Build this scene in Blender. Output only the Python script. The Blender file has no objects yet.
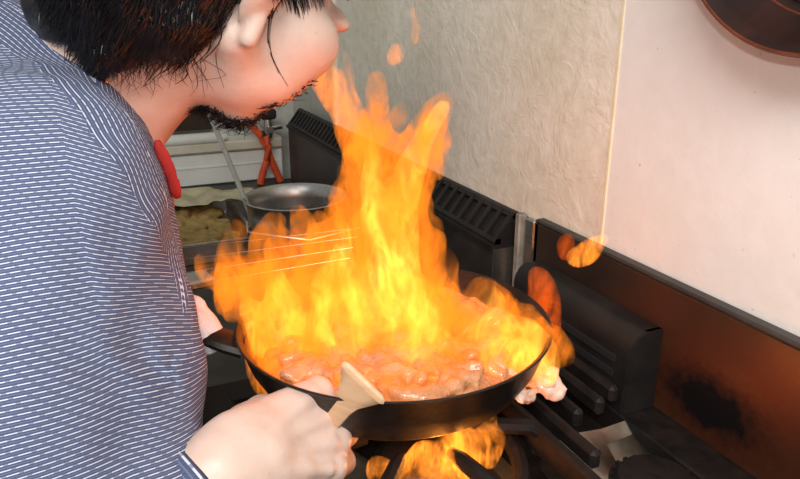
import bpy, math, random
import numpy as np
random.seed(7)
RNG = np.random.default_rng(11)
SC = bpy.context.scene
COL = SC.collection
V = lambda *a: np.array(a, dtype=float)

# ------------------------------------------------------------------ camera
CAM = V(2.10, -0.547, 1.23)
YAW, PITCH, FPX = math.radians(23.7), math.radians(18.9), 700.0
Fv = V(-math.cos(YAW) * math.cos(PITCH), math.sin(YAW) * math.cos(PITCH), -math.sin(PITCH))
Rv = V(math.sin(YAW), math.cos(YAW), 0)
Uv = np.cross(Rv, Fv)
FLOOR = -0.06


def at(px, py, d):
    """world point that lies d metres deep along the photograph's ray"""
    return CAM + d * (Fv + Rv * (px - 400) / FPX - Uv * (py - 239.5) / FPX)


cam = bpy.data.cameras.new('camera')
co = bpy.data.objects.new('camera', cam)
COL.objects.link(co)
SC.camera = co
cam.sensor_width = 36
cam.lens = 36 * FPX / 800
cam.clip_start = 0.02
from mathutils import Matrix, Vector
m = Matrix(((Rv[0], Uv[0], -Fv[0], CAM[0]), (Rv[1], Uv[1], -Fv[1], CAM[1]), (Rv[2], Uv[2], -Fv[2], CAM[2]), (0, 0, 0, 1)))
co.matrix_world = m


# ------------------------------------------------------------------ materials
def nodes_of(name):
    mt = bpy.data.materials.new(name)
    mt.use_nodes = True
    nt = mt.node_tree
    nt.nodes.clear()
    out = nt.nodes.new('ShaderNodeOutputMaterial')
    return mt, nt, out


class NT:
    def __init__(s, nt):
        s.nt = nt

    def n(s, t, **kw):
        nd = s.nt.nodes.new('ShaderNode' + t)
        for k, v in kw.items():
            if k.startswith('_'):
                setattr(nd, k[1:], v)
            else:
                nd.inputs[k].default_value = v
        return nd

    def l(s, a, b):
        s.nt.links.new(a, b)

    def coord(s, kind='Object'):
        return s.n('TexCoord').outputs[kind]

    def noise(s, scale, detail=4, rough=.55, vec=None, dist=0):
        nd = s.n('TexNoise', Scale=scale, Detail=detail, Roughness=rough, Distortion=dist)
        s.l(vec if vec is not None else s.pos(), nd.inputs['Vector'])
        return nd.outputs['Fac']

    def pos(s):
        return s.n('NewGeometry').outputs['Position']

    def ramp(s, fac, stops):
        nd = s.n('ValToRGB')
        cr = nd.color_ramp
        while len(cr.elements) < len(stops):
            cr.elements.new(.5)
        for e, (p, c) in zip(cr.elements, stops):
            e.position = p
            e.color = (*c, 1) if len(c) == 3 else c
        s.l(fac, nd.inputs['Fac'])
        return nd.outputs['Color']

    def math(s, op, a, b=None, c=None, clamp=False):
        nd = s.n('Math', _operation=op, _use_clamp=clamp)
        for i, v in enumerate((a, b, c)):
            if v is None:
                continue
            if isinstance(v, (int, float)):
                nd.inputs[i].default_value = v
            else:
                s.l(v, nd.inputs[i])
        return nd.outputs[0]

    def mix(s, fac, a, b, mode='MIX'):
        nd = s.n('Mix', _data_type='RGBA', _blend_type=mode)
        for i, v in ((0, fac), (6, a), (7, b)):
            if isinstance(v, (int, float)):
                nd.inputs[i].default_value = v
            elif isinstance(v, tuple):
                nd.inputs[i].default_value = (*v, 1) if len(v) == 3 else v
            else:
                s.l(v, nd.inputs[i])
        return nd.outputs[2]

    def bump(s, h, strength=.3, dist=.002):
        nd = s.n('Bump', Strength=strength, Distance=dist)
        s.l(h, nd.inputs['Height'])
        return nd.outputs['Normal']

    def scaled(s, sc, vec=None):
        nd = s.n('Mapping')
        nd.inputs['Scale'].default_value = sc
        s.l(vec if vec is not None else s.pos(), nd.inputs['Vector'])
        return nd.outputs['Vector']


def mat(name, c1, c2=None, rough=.5, metal=0, nscale=20, bump=.0, bscale=200, spec=.5, rough2=None, detail=5, lo=.35, hi=.65,
        stretch=None, bdist=.002, **extra):
    mt, nt, out = nodes_of(name)
    g = NT(nt)
    p = g.n('BsdfPrincipled', Roughness=rough, Metallic=metal)
    p.inputs['Specular IOR Level'].default_value = spec
    for k, v in extra.items():
        p.inputs[k.replace('_', ' ')].default_value = v
    vec = g.scaled(stretch) if stretch else None
    f = g.noise(nscale, detail, .6, vec)
    col = g.ramp(f, [(lo, c1), (hi, c2 or c1)])
    g.l(col, p.inputs['Base Color'])
    if rough2 is not None:
        r = g.n('MapRange')
        r.inputs['To Min'].default_value = rough
        r.inputs['To Max'].default_value = rough2
        g.l(f, r.inputs['Value'])
        g.l(r.outputs[0], p.inputs['Roughness'])
    if bump:
        g.l(g.bump(g.noise(bscale, 5, .6, vec), bump, bdist), p.inputs['Normal'])
    g.l(p.outputs[0], out.inputs['Surface'])
    return mt


M = {}
M['steel'] = mat('stainless_steel', (.45, .43, .40), (.55, .53, .50), .28, 1, 30, .04, 300, rough2=.42, stretch=(1, 8, 8))
M['steel_dark'] = mat('greasy_steel', (.055, .05, .047), (.10, .09, .082), .36, .75, 14, .05, 120, rough2=.6)
M['vent_black'] = mat('black_enamel', (.010, .008, .008), (.020, .017, .015), .5, .0, 20, .08, 200, spec=.3)
M['slot'] = mat('slot_dark', (.006, .005, .005), (.01, .008, .008), .8)
M['iron'] = mat('cast_iron', (.006, .0045, .004), (.016, .010, .008), .5, .0, 40, .35, 220, rough2=.7, spec=.25)
M['pan_iron'] = mat('seasoned_iron', (.012, .009, .008), (.035, .024, .019), .38, .5, 25, .25, 160, rough2=.55)
M['pan_hang'] = mat('oiled_iron', (.010, .006, .005), (.045, .013, .008), .30, .3, 16, .15, 120, rough2=.5)
M['drip'] = mat('drip_steel', (.40, .39, .33), (.22, .19, .14), .22, 1, 25, .1, 90, rough2=.4)
M['red_hose'] = mat('orange_rubber', (.75, .10, .025), (.62, .07, .02), .45, 0, 40, .05)
M['black_plastic'] = mat('black_plastic', (.012, .012, .012), (.02, .02, .02), .35)
M['brass'] = mat('dull_brass', (.5, .42, .25), (.4, .34, .2), .3, 1)
M['gold'] = mat('gold', (.85, .60, .20), (.75, .48, .13), .22, 1)
M['wood'] = mat('pale_wood', (.72, .46, .27), (.60, .35, .19), .6, 0, 30, .1, 150, stretch=(1, 1, 6), lo=.3, hi=.7)
M['towel'] = mat('white_towel', (.86, .86, .86), (.74, .75, .77), .95, 0, 30, .8, 420, spec=.1, bdist=.003)
M['red_cloth'] = mat('red_cotton', (.42, .035, .03), (.33, .022, .02), .9, 0, 40, .3, 500, spec=.1)
M['black_cloth'] = mat('dark_trousers', (.015, .016, .022), (.022, .022, .03), .9, 0, 40, .3, 300, spec=.1)
M['shoe'] = mat('white_rubber', (.55, .55, .53), (.45, .45, .44), .5)
M['white_paint'] = mat('white_painted_board', (.74, .74, .68), (.60, .58, .48), .55, 0, 6, .1, 40, lo=.45, hi=.8)
M['cream'] = mat('cream_ledge', (.66, .62, .50), (.50, .44, .32), .5, 0, 7, .1, 40)
M['dark_glass'] = mat('dark_void', (.017, .012, .0055), (.035, .02, .012), .35, 0, 9)
M['floor'] = mat('kitchen_floor', (.16, .14, .12), (.24, .21, .18), .6, 0, 12, .2, 60)
M['paper'] = mat('oily_paper', (.62, .56, .38), (.48, .40, .22), .35, 0, 22, .3, 60, Alpha=1.0)
M['batter'] = mat('golden_crumbs', (.50, .33, .10), (.34, .22, .07), .55, 0, 60, .5, 120)
M['oil'] = mat('dark_sauce', (.035, .016, .010), (.06, .03, .018), .12, 0, 20, .05, 60)
M['hair'] = mat('black_hair', (.006, .005, .006), (.014, .011, .012), .38, 0, 60, spec=.5)
M['eye'] = mat('eye_white', (.8, .78, .75), (.75, .72, .7), .15)
M['iris'] = mat('dark_iris', (.02, .012, .008), (.03, .018, .01), .15)
M['knob'] = M['black_plastic']
M['seam'] = mat('cream_joint', (.86, .76, .52), (.78, .67, .42), .5, 0, 30)
M['trim'] = mat('pale_trim', (.74, .68, .52), (.60, .54, .38), .5, 0, 25, .2, 120)
M['glint_ring'] = mat('orange_glint_ring', (.22, .06, .025), (.12, .03, .014), .4, .3, 40)  # orange reflections on the hanging pan, put in as coloured rings
M['trim_grey'] = mat('grimy_grey_trim', (.40, .38, .32), (.22, .20, .17), .5, .3, 40, .3, 150)
M['food'] = mat('saucy_meat', (.74, .34, .15), (.46, .15, .05), .2, 0, 45, .9, 330, lo=.3, hi=.7, Coat_Weight=.6, Coat_Roughness=.08)
M['meat'] = mat('pale_meat', (.85, .58, .47), (.68, .36, .25), .22, 0, 60, .4, 150, Coat_Weight=.5)


def skin_mat():
    mt, nt, out = nodes_of('skin')
    g = NT(nt)
    p = g.n('BsdfPrincipled', Roughness=.46)
    f = g.noise(14, 4, .6)
    col = g.ramp(f, [(.3, (.61, .425, .345)), (.5, (.665, .475, .39)), (.72, (.58, .385, .305))])
    fine = g.noise(260, 2, .5)
    spots = g.ramp(g.noise(150, 1, .5), [(.74, (0, 0, 0)), (.80, (1, 1, 1))])
    col = g.mix(g.math('MULTIPLY', spots, .25), col, (.45, .2, .14))
    g.l(col, p.inputs['Base Color'])
    p.inputs['Subsurface Weight'].default_value = .12
    p.inputs['Subsurface Radius'].default_value = (.012, .004, .002)
    p.inputs['Subsurface Scale'].default_value = .5
    g.l(g.bump(fine, .25, .0012), p.inputs['Normal'])
    g.l(p.outputs[0], out.inputs['Surface'])
    return mt


M['skin'] = skin_mat()


def stripe_mat():
    """navy cotton with woven white broken stripes; reads the weave coordinates from the mesh"""
    mt, nt, out = nodes_of('striped_indigo_cotton')
    g = NT(nt)
    p = g.n('BsdfPrincipled', Roughness=.9)
    p.inputs['Specular IOR Level'].default_value = .15
    a = g.n('Attribute', _attribute_name='warp').outputs['Fac']
    b = g.n('Attribute', _attribute_name='weft').outputs['Fac']
    row = g.math('FLOOR', a)
    fr = g.math('FRACT', a)
    line = g.math('COMPARE', fr, .5, .10)
    line2 = g.math('COMPARE', fr, .0, .10)
    line3 = g.math('COMPARE', fr, 1.0, .06)
    # dashes, out of step from row to row
    ph = g.math('ADD', g.math('MULTIPLY', b, 1.0), g.math('MULTIPLY', row, .37))
    dash = g.math('LESS_THAN', g.math('FRACT', ph), .72)
    l1 = g.math('MULTIPLY', line, g.math('ADD', g.math('MULTIPLY', dash, .6), .35))
    fine = g.math('MULTIPLY', g.math('ADD', line2, line3), .16)
    comb = g.n('CombineXYZ')
    g.l(g.math('MULTIPLY', a, 5.), comb.inputs[0])
    g.l(g.math('MULTIPLY', b, 4.), comb.inputs[1])
    wv = g.noise(2.2, 3, .6, comb.outputs[0])
    base = g.ramp(wv, [(.3, (.040, .050, .104)), (.7, (.105, .125, .215))])
    col = g.mix(l1, base, (.62, .65, .74))
    col = g.mix(fine, col, (.45, .5, .65))
    g.l(col, p.inputs['Base Color'])
    h = g.math('ADD', wv, g.math('MULTIPLY', l1, .8))
    g.l(g.bump(h, .35, .001), p.inputs['Normal'])
    g.l(p.outputs[0], out.inputs['Surface'])
    return mt


M['stripe'] = stripe_mat()


def wall_mat(name, crinkle, c_lo, c_hi, speck=.5):
    mt, nt, out = nodes_of(name)
    g = NT(nt)
    p = g.n('BsdfPrincipled', Roughness=.42)
    f = g.noise(5, 6, .62)
    f2 = g.noise(40, 5, .65)
    col = g.ramp(g.math('ADD', g.math('MULTIPLY', f, .6), g.math('MULTIPLY', f2, .4)), [(.36, c_lo), (.62, c_hi)])
    sp = g.ramp(g.noise(95, 2, .5), [(.71, (0, 0, 0)), (.75, (1, 1, 1))])
    col = g.mix(g.math('MULTIPLY', sp, speck), col, (.30, .20, .10))
    g.l(col, p.inputs['Base Color'])
    ridged = g.math('ABSOLUTE', g.math('SUBTRACT', g.noise(17, 4, .6, dist=.6), .5))
    h = g.math('ADD', g.math('MULTIPLY', ridged, crinkle), g.math('MULTIPLY', f2, .25))
    g.l(g.bump(h, .55, .006), p.inputs['Normal'])
    g.l(p.outputs[0], out.inputs['Surface'])
    return mt


M['wall_r'] = wall_mat('smooth_white_panel', .15, (.78, .76, .71), (.84, .82, .78), .35)
M['wall_l'] = wall_mat('crinkled_greasy_panel', 1.3, (.66, .61, .47), (.82, .78, .67), .55)
M['wall_g'] = wall_mat('grey_plaster', .3, (.42, .41, .35), (.52, .51, .45), .3)


def backguard_mat():
    """steel splash panel: heat-tinted brown with a patch of soot"""
    mt, nt, out = nodes_of('sooty_firelit_steel')
    g = NT(nt)
    p = g.n('BsdfPrincipled', Roughness=.34, Metallic=.8)
    f = g.noise(7, 6, .6)
    col = g.ramp(f, [(.3, (.07, .05, .042)), (.7, (.15, .095, .065))])
    d = g.n('VectorMath', _operation='DISTANCE')
    mp = g.n('Mapping')
    mp.inputs['Scale'].default_value = (.75, 1, 1.5)
    g.l(g.pos(), mp.inputs['Vector'])
    g.l(mp.outputs[0], d.inputs[0])
    d.inputs[1].default_value = (1.662 * .75, -.015, .843 * 1.5)
    dist = g.math('ADD', d.outputs['Value'], g.math('MULTIPLY', g.math('SUBTRACT', g.noise(60, 4, .7), .5), .05))
    soot = g.ramp(dist, [(.03, (1, 1, 1)), (.075, (0, 0, 0))])
    col = g.mix(soot, col, (.008, .006, .006))
    # red reflection of the fire, painted into the colour around the soot
    fire_sheen = g.ramp(dist, [(.04, (1, 1, 1)), (.17, (0, 0, 0))])
    col2 = g.mix(g.math('MULTIPLY', fire_sheen, .75), col, (.34, .085, .03))
    col = g.mix(soot, col2, (.012, .008, .008))
    g.l(col, p.inputs['Base Color'])
    r = g.math('ADD', g.math('MULTIPLY', soot, .4), .36)
    g.l(r, p.inputs['Roughness'])
    g.l(g.bump(g.noise(200, 4, .6), .1, .001), p.inputs['Normal'])
    g.l(p.outputs[0], out.inputs['Surface'])
    return mt


M['backguard'] = backguard_mat()


def flame_mat(name, em, absorb, nscale, lo, hi, stretch=.5, ribbon=1.9):
    """glowing, slightly sooty gas"""
    mt, nt, out = nodes_of(name)
    g = NT(nt)
    mp = g.n('Mapping')
    mp.inputs['Scale'].default_value = (1, 1, stretch)
    g.l(g.pos(), mp.inputs['Vector'])
    f = g.noise(nscale, 4, .5, mp.outputs[0], 1.3)
    r = g.n('MapRange')
    r.inputs['From Min'].default_value = lo
    r.inputs['From Max'].default_value = hi
    r.inputs['To Min'].default_value = 0.10
    r.inputs['To Max'].default_value = 1
    g.l(f, r.inputs['Value'])
    den = g.math('POWER', r.outputs[0], 1.7)
    # bright ribbons
    mp2 = g.n('Mapping')
    mp2.inputs['Scale'].default_value = (1, 1, stretch * .8)
    mp2.inputs['Location'].default_value = (3.1, 1.7, .4)
    g.l(g.pos(), mp2.inputs['Vector'])
    rn = g.noise(nscale * 1.25, 2, .5, mp2.outputs[0], 2.2)
    rib = g.math('SUBTRACT', 1.0, g.math('MULTIPLY', g.math('ABSOLUTE', g.math('SUBTRACT', rn, .5)), 7.0), clamp=True)
    den = g.math('MULTIPLY', den, g.math('ADD', g.math('MULTIPLY', g.math('POWER', rib, 2.0), ribbon), .35))
    e = g.n('Emission')
    e.inputs['Color'].default_value = (*[c / em[0] for c in em], 1)
    g.l(g.math('MULTIPLY', den, em[0]), e.inputs['Strength'])
    ab = g.n('VolumeAbsorption')
    ab.inputs['Color'].default_value = (.75, .35, .05, 1)
    g.l(g.math('MULTIPLY', den, absorb), ab.inputs['Density'])
    ad = g.n('AddShader')
    g.l(e.outputs[0], ad.inputs[0])
    g.l(ab.outputs[0], ad.inputs[1])
    g.l(ad.outputs[0], out.inputs['Volume'])
    try:
        mt.cycles.volume_step_rate = 1.0
    except Exception:
        pass
    return mt


M['flame'] = flame_mat('orange_flame', (38, 10.2, .7), 34, 19, .30, .62)
M['flame_core'] = flame_mat('yellow_flame', (84, 35, 4.6), 26, 22, .36, .66)
M['flame_thin'] = flame_mat('thin_flame', (64, 15, .9), 24, 34, .28, .60, ribbon=.8)
M['flame_red'] = flame_mat('red_flame', (44, 6.0, .4), 30, 34, .26, .60, ribbon=.8)
M['flame_small'] = flame_mat('small_bright_flame', (90, 25, 2.4), 26, 40, .25, .6, ribbon=1.2)
M['flame_under'] = flame_mat('burner_glow_flame', (90, 24, 2.0), 14, 38, .36, .64, ribbon=2.0)


# ------------------------------------------------------------------ mesh building
def rotm(rx=0, ry=0, rz=0):
    cx, sx, cy, sy, cz, sz = math.cos(rx), math.sin(rx), math.cos(ry), math.sin(ry), math.cos(rz), math.sin(rz)
    return np.array([[cz, -sz, 0], [sz, cz, 0], [0, 0, 1]]) @ np.array([[cy, 0, sy], [0, 1, 0], [-sy, 0, cy]]) @ np.array([[1, 0, 0], [0, cx, -sx], [0, sx, cx]])


def frame_z(d, hint=(0, 0, 1)):
    d = np.asarray(d, float)
    d = d / np.linalg.norm(d)
    h = np.asarray(hint, float)
    if abs(d @ h) > .98 * np.linalg.norm(h):
        h = V(1, 0, 0)
    x = np.cross(h, d)
    x /= np.linalg.norm(x)
    return np.stack([x, np.cross(d, x), d], 1)


class MB:
    def __init__(s):
        s.v, s.f = [], []

    def add(s, vs, fs):
        o = len(s.v)
        s.v += [tuple(map(float, p)) for p in vs]
        s.f += [tuple(i + o for i in f) for f in fs]
        return s

    def box(s, c, size, rot=None, bev=0.0):
        c = np.asarray(c, float)
        h = np.asarray(size, float) / 2
        R = rot if rot is not None else np.eye(3)
        b = min(bev, h.min() * .9)
        if b <= 0:
            vs = [(sx * h[0], sy * h[1], sz * h[2]) for sx in (-1, 1) for sy in (-1, 1) for sz in (-1, 1)]
            fs = [(0, 1, 3, 2), (4, 6, 7, 5), (0, 4, 5, 1), (2, 3, 7, 6), (0, 2, 6, 4), (1, 5, 7, 3)]
            return s.add([c + R @ V(*v) for v in vs], fs)
        vs, idx = [], {}
        for sx in (-1, 1):
            for sy in (-1, 1):
                for sz in (-1, 1):
                    for ax in range(3):
                        p = [sx * (h[0] - b), sy * (h[1] - b), sz * (h[2] - b)]
                        p[ax] = (sx, sy, sz)[ax] * h[ax]
                        idx[sx, sy, sz, ax] = len(vs)
                        vs.append(c + R @ V(*p))
        fs = []
        for ax in range(3):
            u, w = [(1, 2), (2, 0), (0, 1)][ax]
            for sg in (-1, 1):
                loop = []
                for su, sw in ((-1, -1), (1, -1), (1, 1), (-1, 1)):
                    k = [0, 0, 0]
                    k[ax], k[u], k[w] = sg, su, sw
                    loop.append(idx[(*k, ax)])
                fs.append(tuple(loop if sg > 0 else loop[::-1]))
        for ax in range(3):
            u, w = [(1, 2), (2, 0), (0, 1)][ax]
            for su in (-1, 1):
                for sw in (-1, 1):
                    k0, k1 = [0] * 3, [0] * 3
                    k0[ax], k1[ax] = -1, 1
                    k0[u] = k1[u] = su
                    k0[w] = k1[w] = sw
                    q = [idx[(*k0, u)], idx[(*k1, u)], idx[(*k1, w)], idx[(*k0, w)]]
                    fs.append(tuple(q if su * sw < 0 else q[::-1]))
        for sx in (-1, 1):
            for sy in (-1, 1):
                for sz in (-1, 1):
                    t = [idx[sx, sy, sz, a] for a in range(3)]
                    fs.append(tuple(t if sx * sy * sz > 0 else t[::-1]))
        return s.add(vs, fs)

    def tube(s, pts, r, n=8, cap=True, closed=False, flat=1.0, hint=(0, 0, 1)):
        pts = [np.asarray(p, float) for p in pts]
        rr = list(r) if hasattr(r, '__len__') else [r] * len(pts)
        vs, fs = [], []
        L = len(pts)
        for i, p in enumerate(pts):
            if closed:
                t = pts[(i + 1) % L] - pts[i - 1]
            else:
                t = pts[min(i + 1, L - 1)] - pts[max(i - 1, 0)]
            Fm = frame_z(t, hint)
            for k in range(n):
                a = 2 * math.pi * k / n
                vs.append(p + rr[i] * (Fm[:, 0] * math.cos(a) + Fm[:, 1] * math.sin(a) * flat))
        for i in range(L if closed else L - 1):
            j = (i + 1) % L
            for k in range(n):
                k2 = (k + 1) % n
                fs.append((i * n + k, i * n + k2, j * n + k2, j * n + k))
        if cap and not closed:
            fs.append(tuple(range(n))[::-1])
            fs.append(tuple((L - 1) * n + k for k in range(n)))
        return s.add(vs, fs)

    def lathe(s, prof, c=(0, 0, 0), n=48, rot=None, close=False):
        c = np.asarray(c, float)
        R = rot if rot is not None else np.eye(3)
        vs, fs = [], []
        for (r, z) in prof:
            for k in range(n):
                a = 2 * math.pi * k / n
                vs.append(c + R @ V(r * math.cos(a), r * math.sin(a), z))
        L = len(prof)
        for i in range(L if close else L - 1):
            j = (i + 1) % L
            for k in range(n):
                k2 = (k + 1) % n
                fs.append((i * n + k, i * n + k2, j * n + k2, j * n + k))
        return s.add(vs, fs)

    def prism(s, poly, a, b):
        """poly: (y,z) outline swept from x=a to x=b"""
        n = len(poly)
        vs = [(a, y, z) for y, z in poly] + [(b, y, z) for y, z in poly]
        fs = [(i, (i + 1) % n, n + (i + 1) % n, n + i) for i in range(n)]
        fs += [tuple(range(n))[::-1], tuple(range(n, 2 * n))]
        return s.add(vs, fs)


def origin_of(o):
    t = np.zeros(3)
    while o is not None:
        t += np.array(o.location)
        o = o.parent
    return t


def link(name, verts, faces, mtl, parent=None, loc=(0, 0, 0), smooth=True, angle=None, fix=True):
    """world-space verts -> one mesh object, local to its parent (or to loc when it stands alone)"""
    org = origin_of(parent) if parent is not None else np.asarray(loc, float)
    vs = np.asarray(verts, float) - org
    me = bpy.data.meshes.new(name)
    me.from_pydata([tuple(p) for p in vs], [], [tuple(map(int, f)) for f in faces])
    me.update()
    if fix:
        import bmesh
        b = bmesh.new()
        b.from_mesh(me)
        bmesh.ops.recalc_face_normals(b, faces=b.faces)
        b.to_mesh(me)
        b.free()
    if smooth:
        me.polygons.foreach_set('use_smooth', [True] * len(me.polygons))
        if angle is not None:
            try:
                me.set_sharp_from_angle(angle=math.radians(angle))
            except Exception:
                pass
    me.materials.append(mtl)
    o = bpy.data.objects.new(name, me)
    COL.objects.link(o)
    if parent is not None:
        o.parent = parent
    else:
        o.location = loc
    return o


def obj(name, mb, mtl, parent=None, loc=(0, 0, 0), angle=35):
    return link(name, mb.v, mb.f, mtl, parent, loc, True, angle)


def tag(o, label, cat, group=None, kind=None):
    o['label'] = label
    o['category'] = cat
    if group:
        o['group'] = group
    if kind:
        o['kind'] = kind
    return o


def thing(name, label, cat, loc, group=None):
    o = bpy.data.objects.new(name, None)
    o.empty_display_size = .05
    COL.objects.link(o)
    o.location = loc
    return tag(o, label, cat, group)


def struct(name, mb, mtl, label=None):
    o = obj(name, mb, mtl)
    o['kind'] = 'structure'
    if label:
        o['label'] = label
    return o


# ------------------------------------------------------------------ distance fields -> meshes
class Lattice:
    def __init__(s, seed):
        s.t = np.random.default_rng(seed).random((32, 32, 32)).astype(np.float32)

    def __call__(s, x, y, z):
        x, y, z = np.broadcast_arrays(x, y, z)
        xi, yi, zi = (np.floor(q).astype(np.int32) for q in (x, y, z))
        fx, fy, fz = (q - i for q, i in ((x, xi), (y, yi), (z, zi)))
        fx, fy, fz = (q * q * (3 - 2 * q) for q in (fx, fy, fz))
        o = 0
        for a in (0, 1):
            for b in (0, 1):
                for c in (0, 1):
                    o = o + s.t[(xi + a) & 31, (yi + b) & 31, (zi + c) & 31] * (fx if a else 1 - fx) * (fy if b else 1 - fy) * (fz if c else 1 - fz)
        return o - .5


NZ = Lattice(5)


class SDF:
    def __init__(s, lo, hi, res):
        s.lo, s.res = np.asarray(lo, float), res
        s.n = np.ceil((np.asarray(hi) - s.lo) / res).astype(int) + 1
        s.ax = [(s.lo[i] + res * np.arange(s.n[i])).astype(np.float32) for i in range(3)]
        s.a = np.full(tuple(s.n), .5, np.float32)

    def sub(s, lo, hi):
        i0 = np.clip(np.floor((np.asarray(lo) - s.lo) / s.res).astype(int), 0, s.n)
        i1 = np.clip(np.ceil((np.asarray(hi) - s.lo) / s.res).astype(int) + 1, 0, s.n)
        sl = tuple(slice(a, b) for a, b in zip(i0, i1))
        x, y, z = (s.ax[i][sl[i]] for i in range(3))
        return sl, x[:, None, None], y[None, :, None], z[None, None, :]

    def put(s, lo, hi, fn, k, op):
        mg = max(k, 0) + .03
        sl, x, y, z = s.sub(np.asarray(lo) - mg, np.asarray(hi) + mg)
        if min(s.a[sl].shape) == 0:
            return s
        d = fn(x, y, z)
        a = s.a[sl]
        if op == 'u':
            if k > 0:
                h = np.clip(k - np.abs(a - d), 0, None) / k
                s.a[sl] = np.minimum(a, d) - h * h * k * .25
            else:
                s.a[sl] = np.minimum(a, d)
        else:
            d = -d
            if k > 0:
                h = np.clip(k - np.abs(a - d), 0, None) / k
                s.a[sl] = np.maximum(a, d) + h * h * k * .25
            else:
                s.a[sl] = np.maximum(a, d)
        return s

    def cone(s, a, b, ra, rb, k=.01, op='u'):
        a, b = np.asarray(a, float), np.asarray(b, float)
        ba = b - a
        bb = max(float(ba @ ba), 1e-12)
        r = max(ra, rb)

        def fn(x, y, z):
            t = np.clip(((x - a[0]) * ba[0] + (y - a[1]) * ba[1] + (z - a[2]) * ba[2]) / bb, 0, 1)
            return np.sqrt((x - a[0] - t * ba[0]) ** 2 + (y - a[1] - t * ba[1]) ** 2 + (z - a[2] - t * ba[2]) ** 2) - (ra + t * (rb - ra))
        return s.put(np.minimum(a, b) - r, np.maximum(a, b) + r, fn, k, op)

    def chain(s, pr, k=.01, op='u'):
        for (p, r), (q, t) in zip(pr, pr[1:]):
            s.cone(p, q, r, t, k, op)
        return s

    def ell(s, c, r, R=None, k=.01, op='u'):
        c = np.asarray(c, float)
        R = R if R is not None else np.eye(3)
        m_ = max(r)

        def fn(x, y, z):
            dx, dy, dz = x - c[0], y - c[1], z - c[2]
            q = [(R[0, i] * dx + R[1, i] * dy + R[2, i] * dz) for i in range(3)]
            k0 = np.sqrt(sum((q[i] / r[i]) ** 2 for i in range(3)))
            k1 = np.sqrt(sum((q[i] / r[i] ** 2) ** 2 for i in range(3))) + 1e-6
            return k0 * (k0 - 1) / k1
        return s.put(c - m_, c + m_, fn, k, op)

    def half(s, p, n, k=0, op='s'):
        """cut away (op 's') everything on the side n points to"""
        p, n = np.asarray(p, float), np.asarray(n, float) / np.linalg.norm(n)
        return s.put(s.lo, s.lo + s.res * s.n, lambda x, y, z: -((x - p[0]) * n[0] + (y - p[1]) * n[1] + (z - p[2]) * n[2]), k, op)

    def wobble(s, amp, freq, zs=1.0, seed=0):
        m_ = np.abs(s.a) < amp * 3 + .01
        i, j, k = np.nonzero(m_)
        x, y, z = s.ax[0][i] * freq + seed * 3.1, s.ax[1][j] * freq + seed * 1.7, s.ax[2][k] * freq * zs + seed
        s.a[m_] += amp * 2 * NZ(x, y, z).astype(np.float32)
        return s

    def mesh(s):
        a = s.a
        ins = a < 0
        sh = tuple(n - 1 for n in a.shape)
        cnt = np.zeros(sh, np.uint8)
        acc = np.zeros(sh + (3,), np.float32)
        quads = []
        X = [0, 1]
        cross = []
        for ax in range(3):
            sl0 = [slice(None)] * 3
            sl1 = [slice(None)] * 3
            sl0[ax], sl1[ax] = slice(0, -1), slice(1, None)
            A, B = a[tuple(sl0)], a[tuple(sl1)]
            c = ins[tuple(sl0)] != ins[tuple(sl1)]
            idx = np.argwhere(c)
            va, vb = A[c], B[c]
            t = va / (va - vb)
            p = idx.astype(np.float32)
            p[:, ax] += t
            u, w = (ax + 1) % 3, (ax + 2) % 3
            for du in (0, 1):
                for dw in (0, 1):
                    ci = idx.copy()
                    ci[:, u] -= du
                    ci[:, w] -= dw
                    ok = ((ci >= 0) & (ci < np.array(sh))).all(1)
                    cc = ci[ok]
                    np.add.at(cnt, tuple(cc.T), 1)
                    np.add.at(acc, tuple(cc.T), p[ok])
            cross.append((ax, u, w, idx, ins[tuple(sl0)][c]))
        used = cnt > 0
        vid = np.full(sh, -1, np.int64)
        vid[used] = np.arange(used.sum())
        verts = s.lo + s.res * (acc[used] / cnt[used][:, None])
        for ax, u, w, idx, inside in cross:
            q = []
            for du, dw in ((0, 0), (1, 0), (1, 1), (0, 1)):
                ci = idx.copy()
                ci[:, u] -= du
                ci[:, w] -= dw
                q.append(ci)
            ok = np.ones(len(idx), bool)
            for ci in q:
                ok &= ((ci >= 0) & (ci < np.array(sh))).all(1)
            ids = [vid[tuple(np.where(ok[:, None], ci, 0).T)] for ci in q]
            Q = np.stack(ids, 1)[ok]
            flip = ~inside[ok]
            Q[flip] = Q[flip][:, ::-1]
            quads.append(Q)
        return verts, np.concatenate(quads)


def relax(verts, faces, it=2, lam=.5):
    n = len(verts)
    e = np.concatenate([faces[:, [0, 1]], faces[:, [1, 2]], faces[:, [2, 3]], faces[:, [3, 0]]])
    e = np.concatenate([e, e[:, ::-1]])
    deg = np.bincount(e[:, 0], minlength=n).astype(float)
    v = verts.copy()
    for _ in range(it):
        for l_ in (lam, -lam * .9):
            s = np.stack([np.bincount(e[:, 0], weights=v[e[:, 1], i], minlength=n) for i in range(3)], 1) / deg[:, None]
            v = v + l_ * (s - v)
    return v


def sdf_obj(name, S, mtl, parent=None, loc=(0, 0, 0), it=2):
    v, f = S.mesh()
    if it:
        v = relax(v, f, it)
    return link(name, v, f, mtl, parent, loc, True, None, fix=False)


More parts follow.
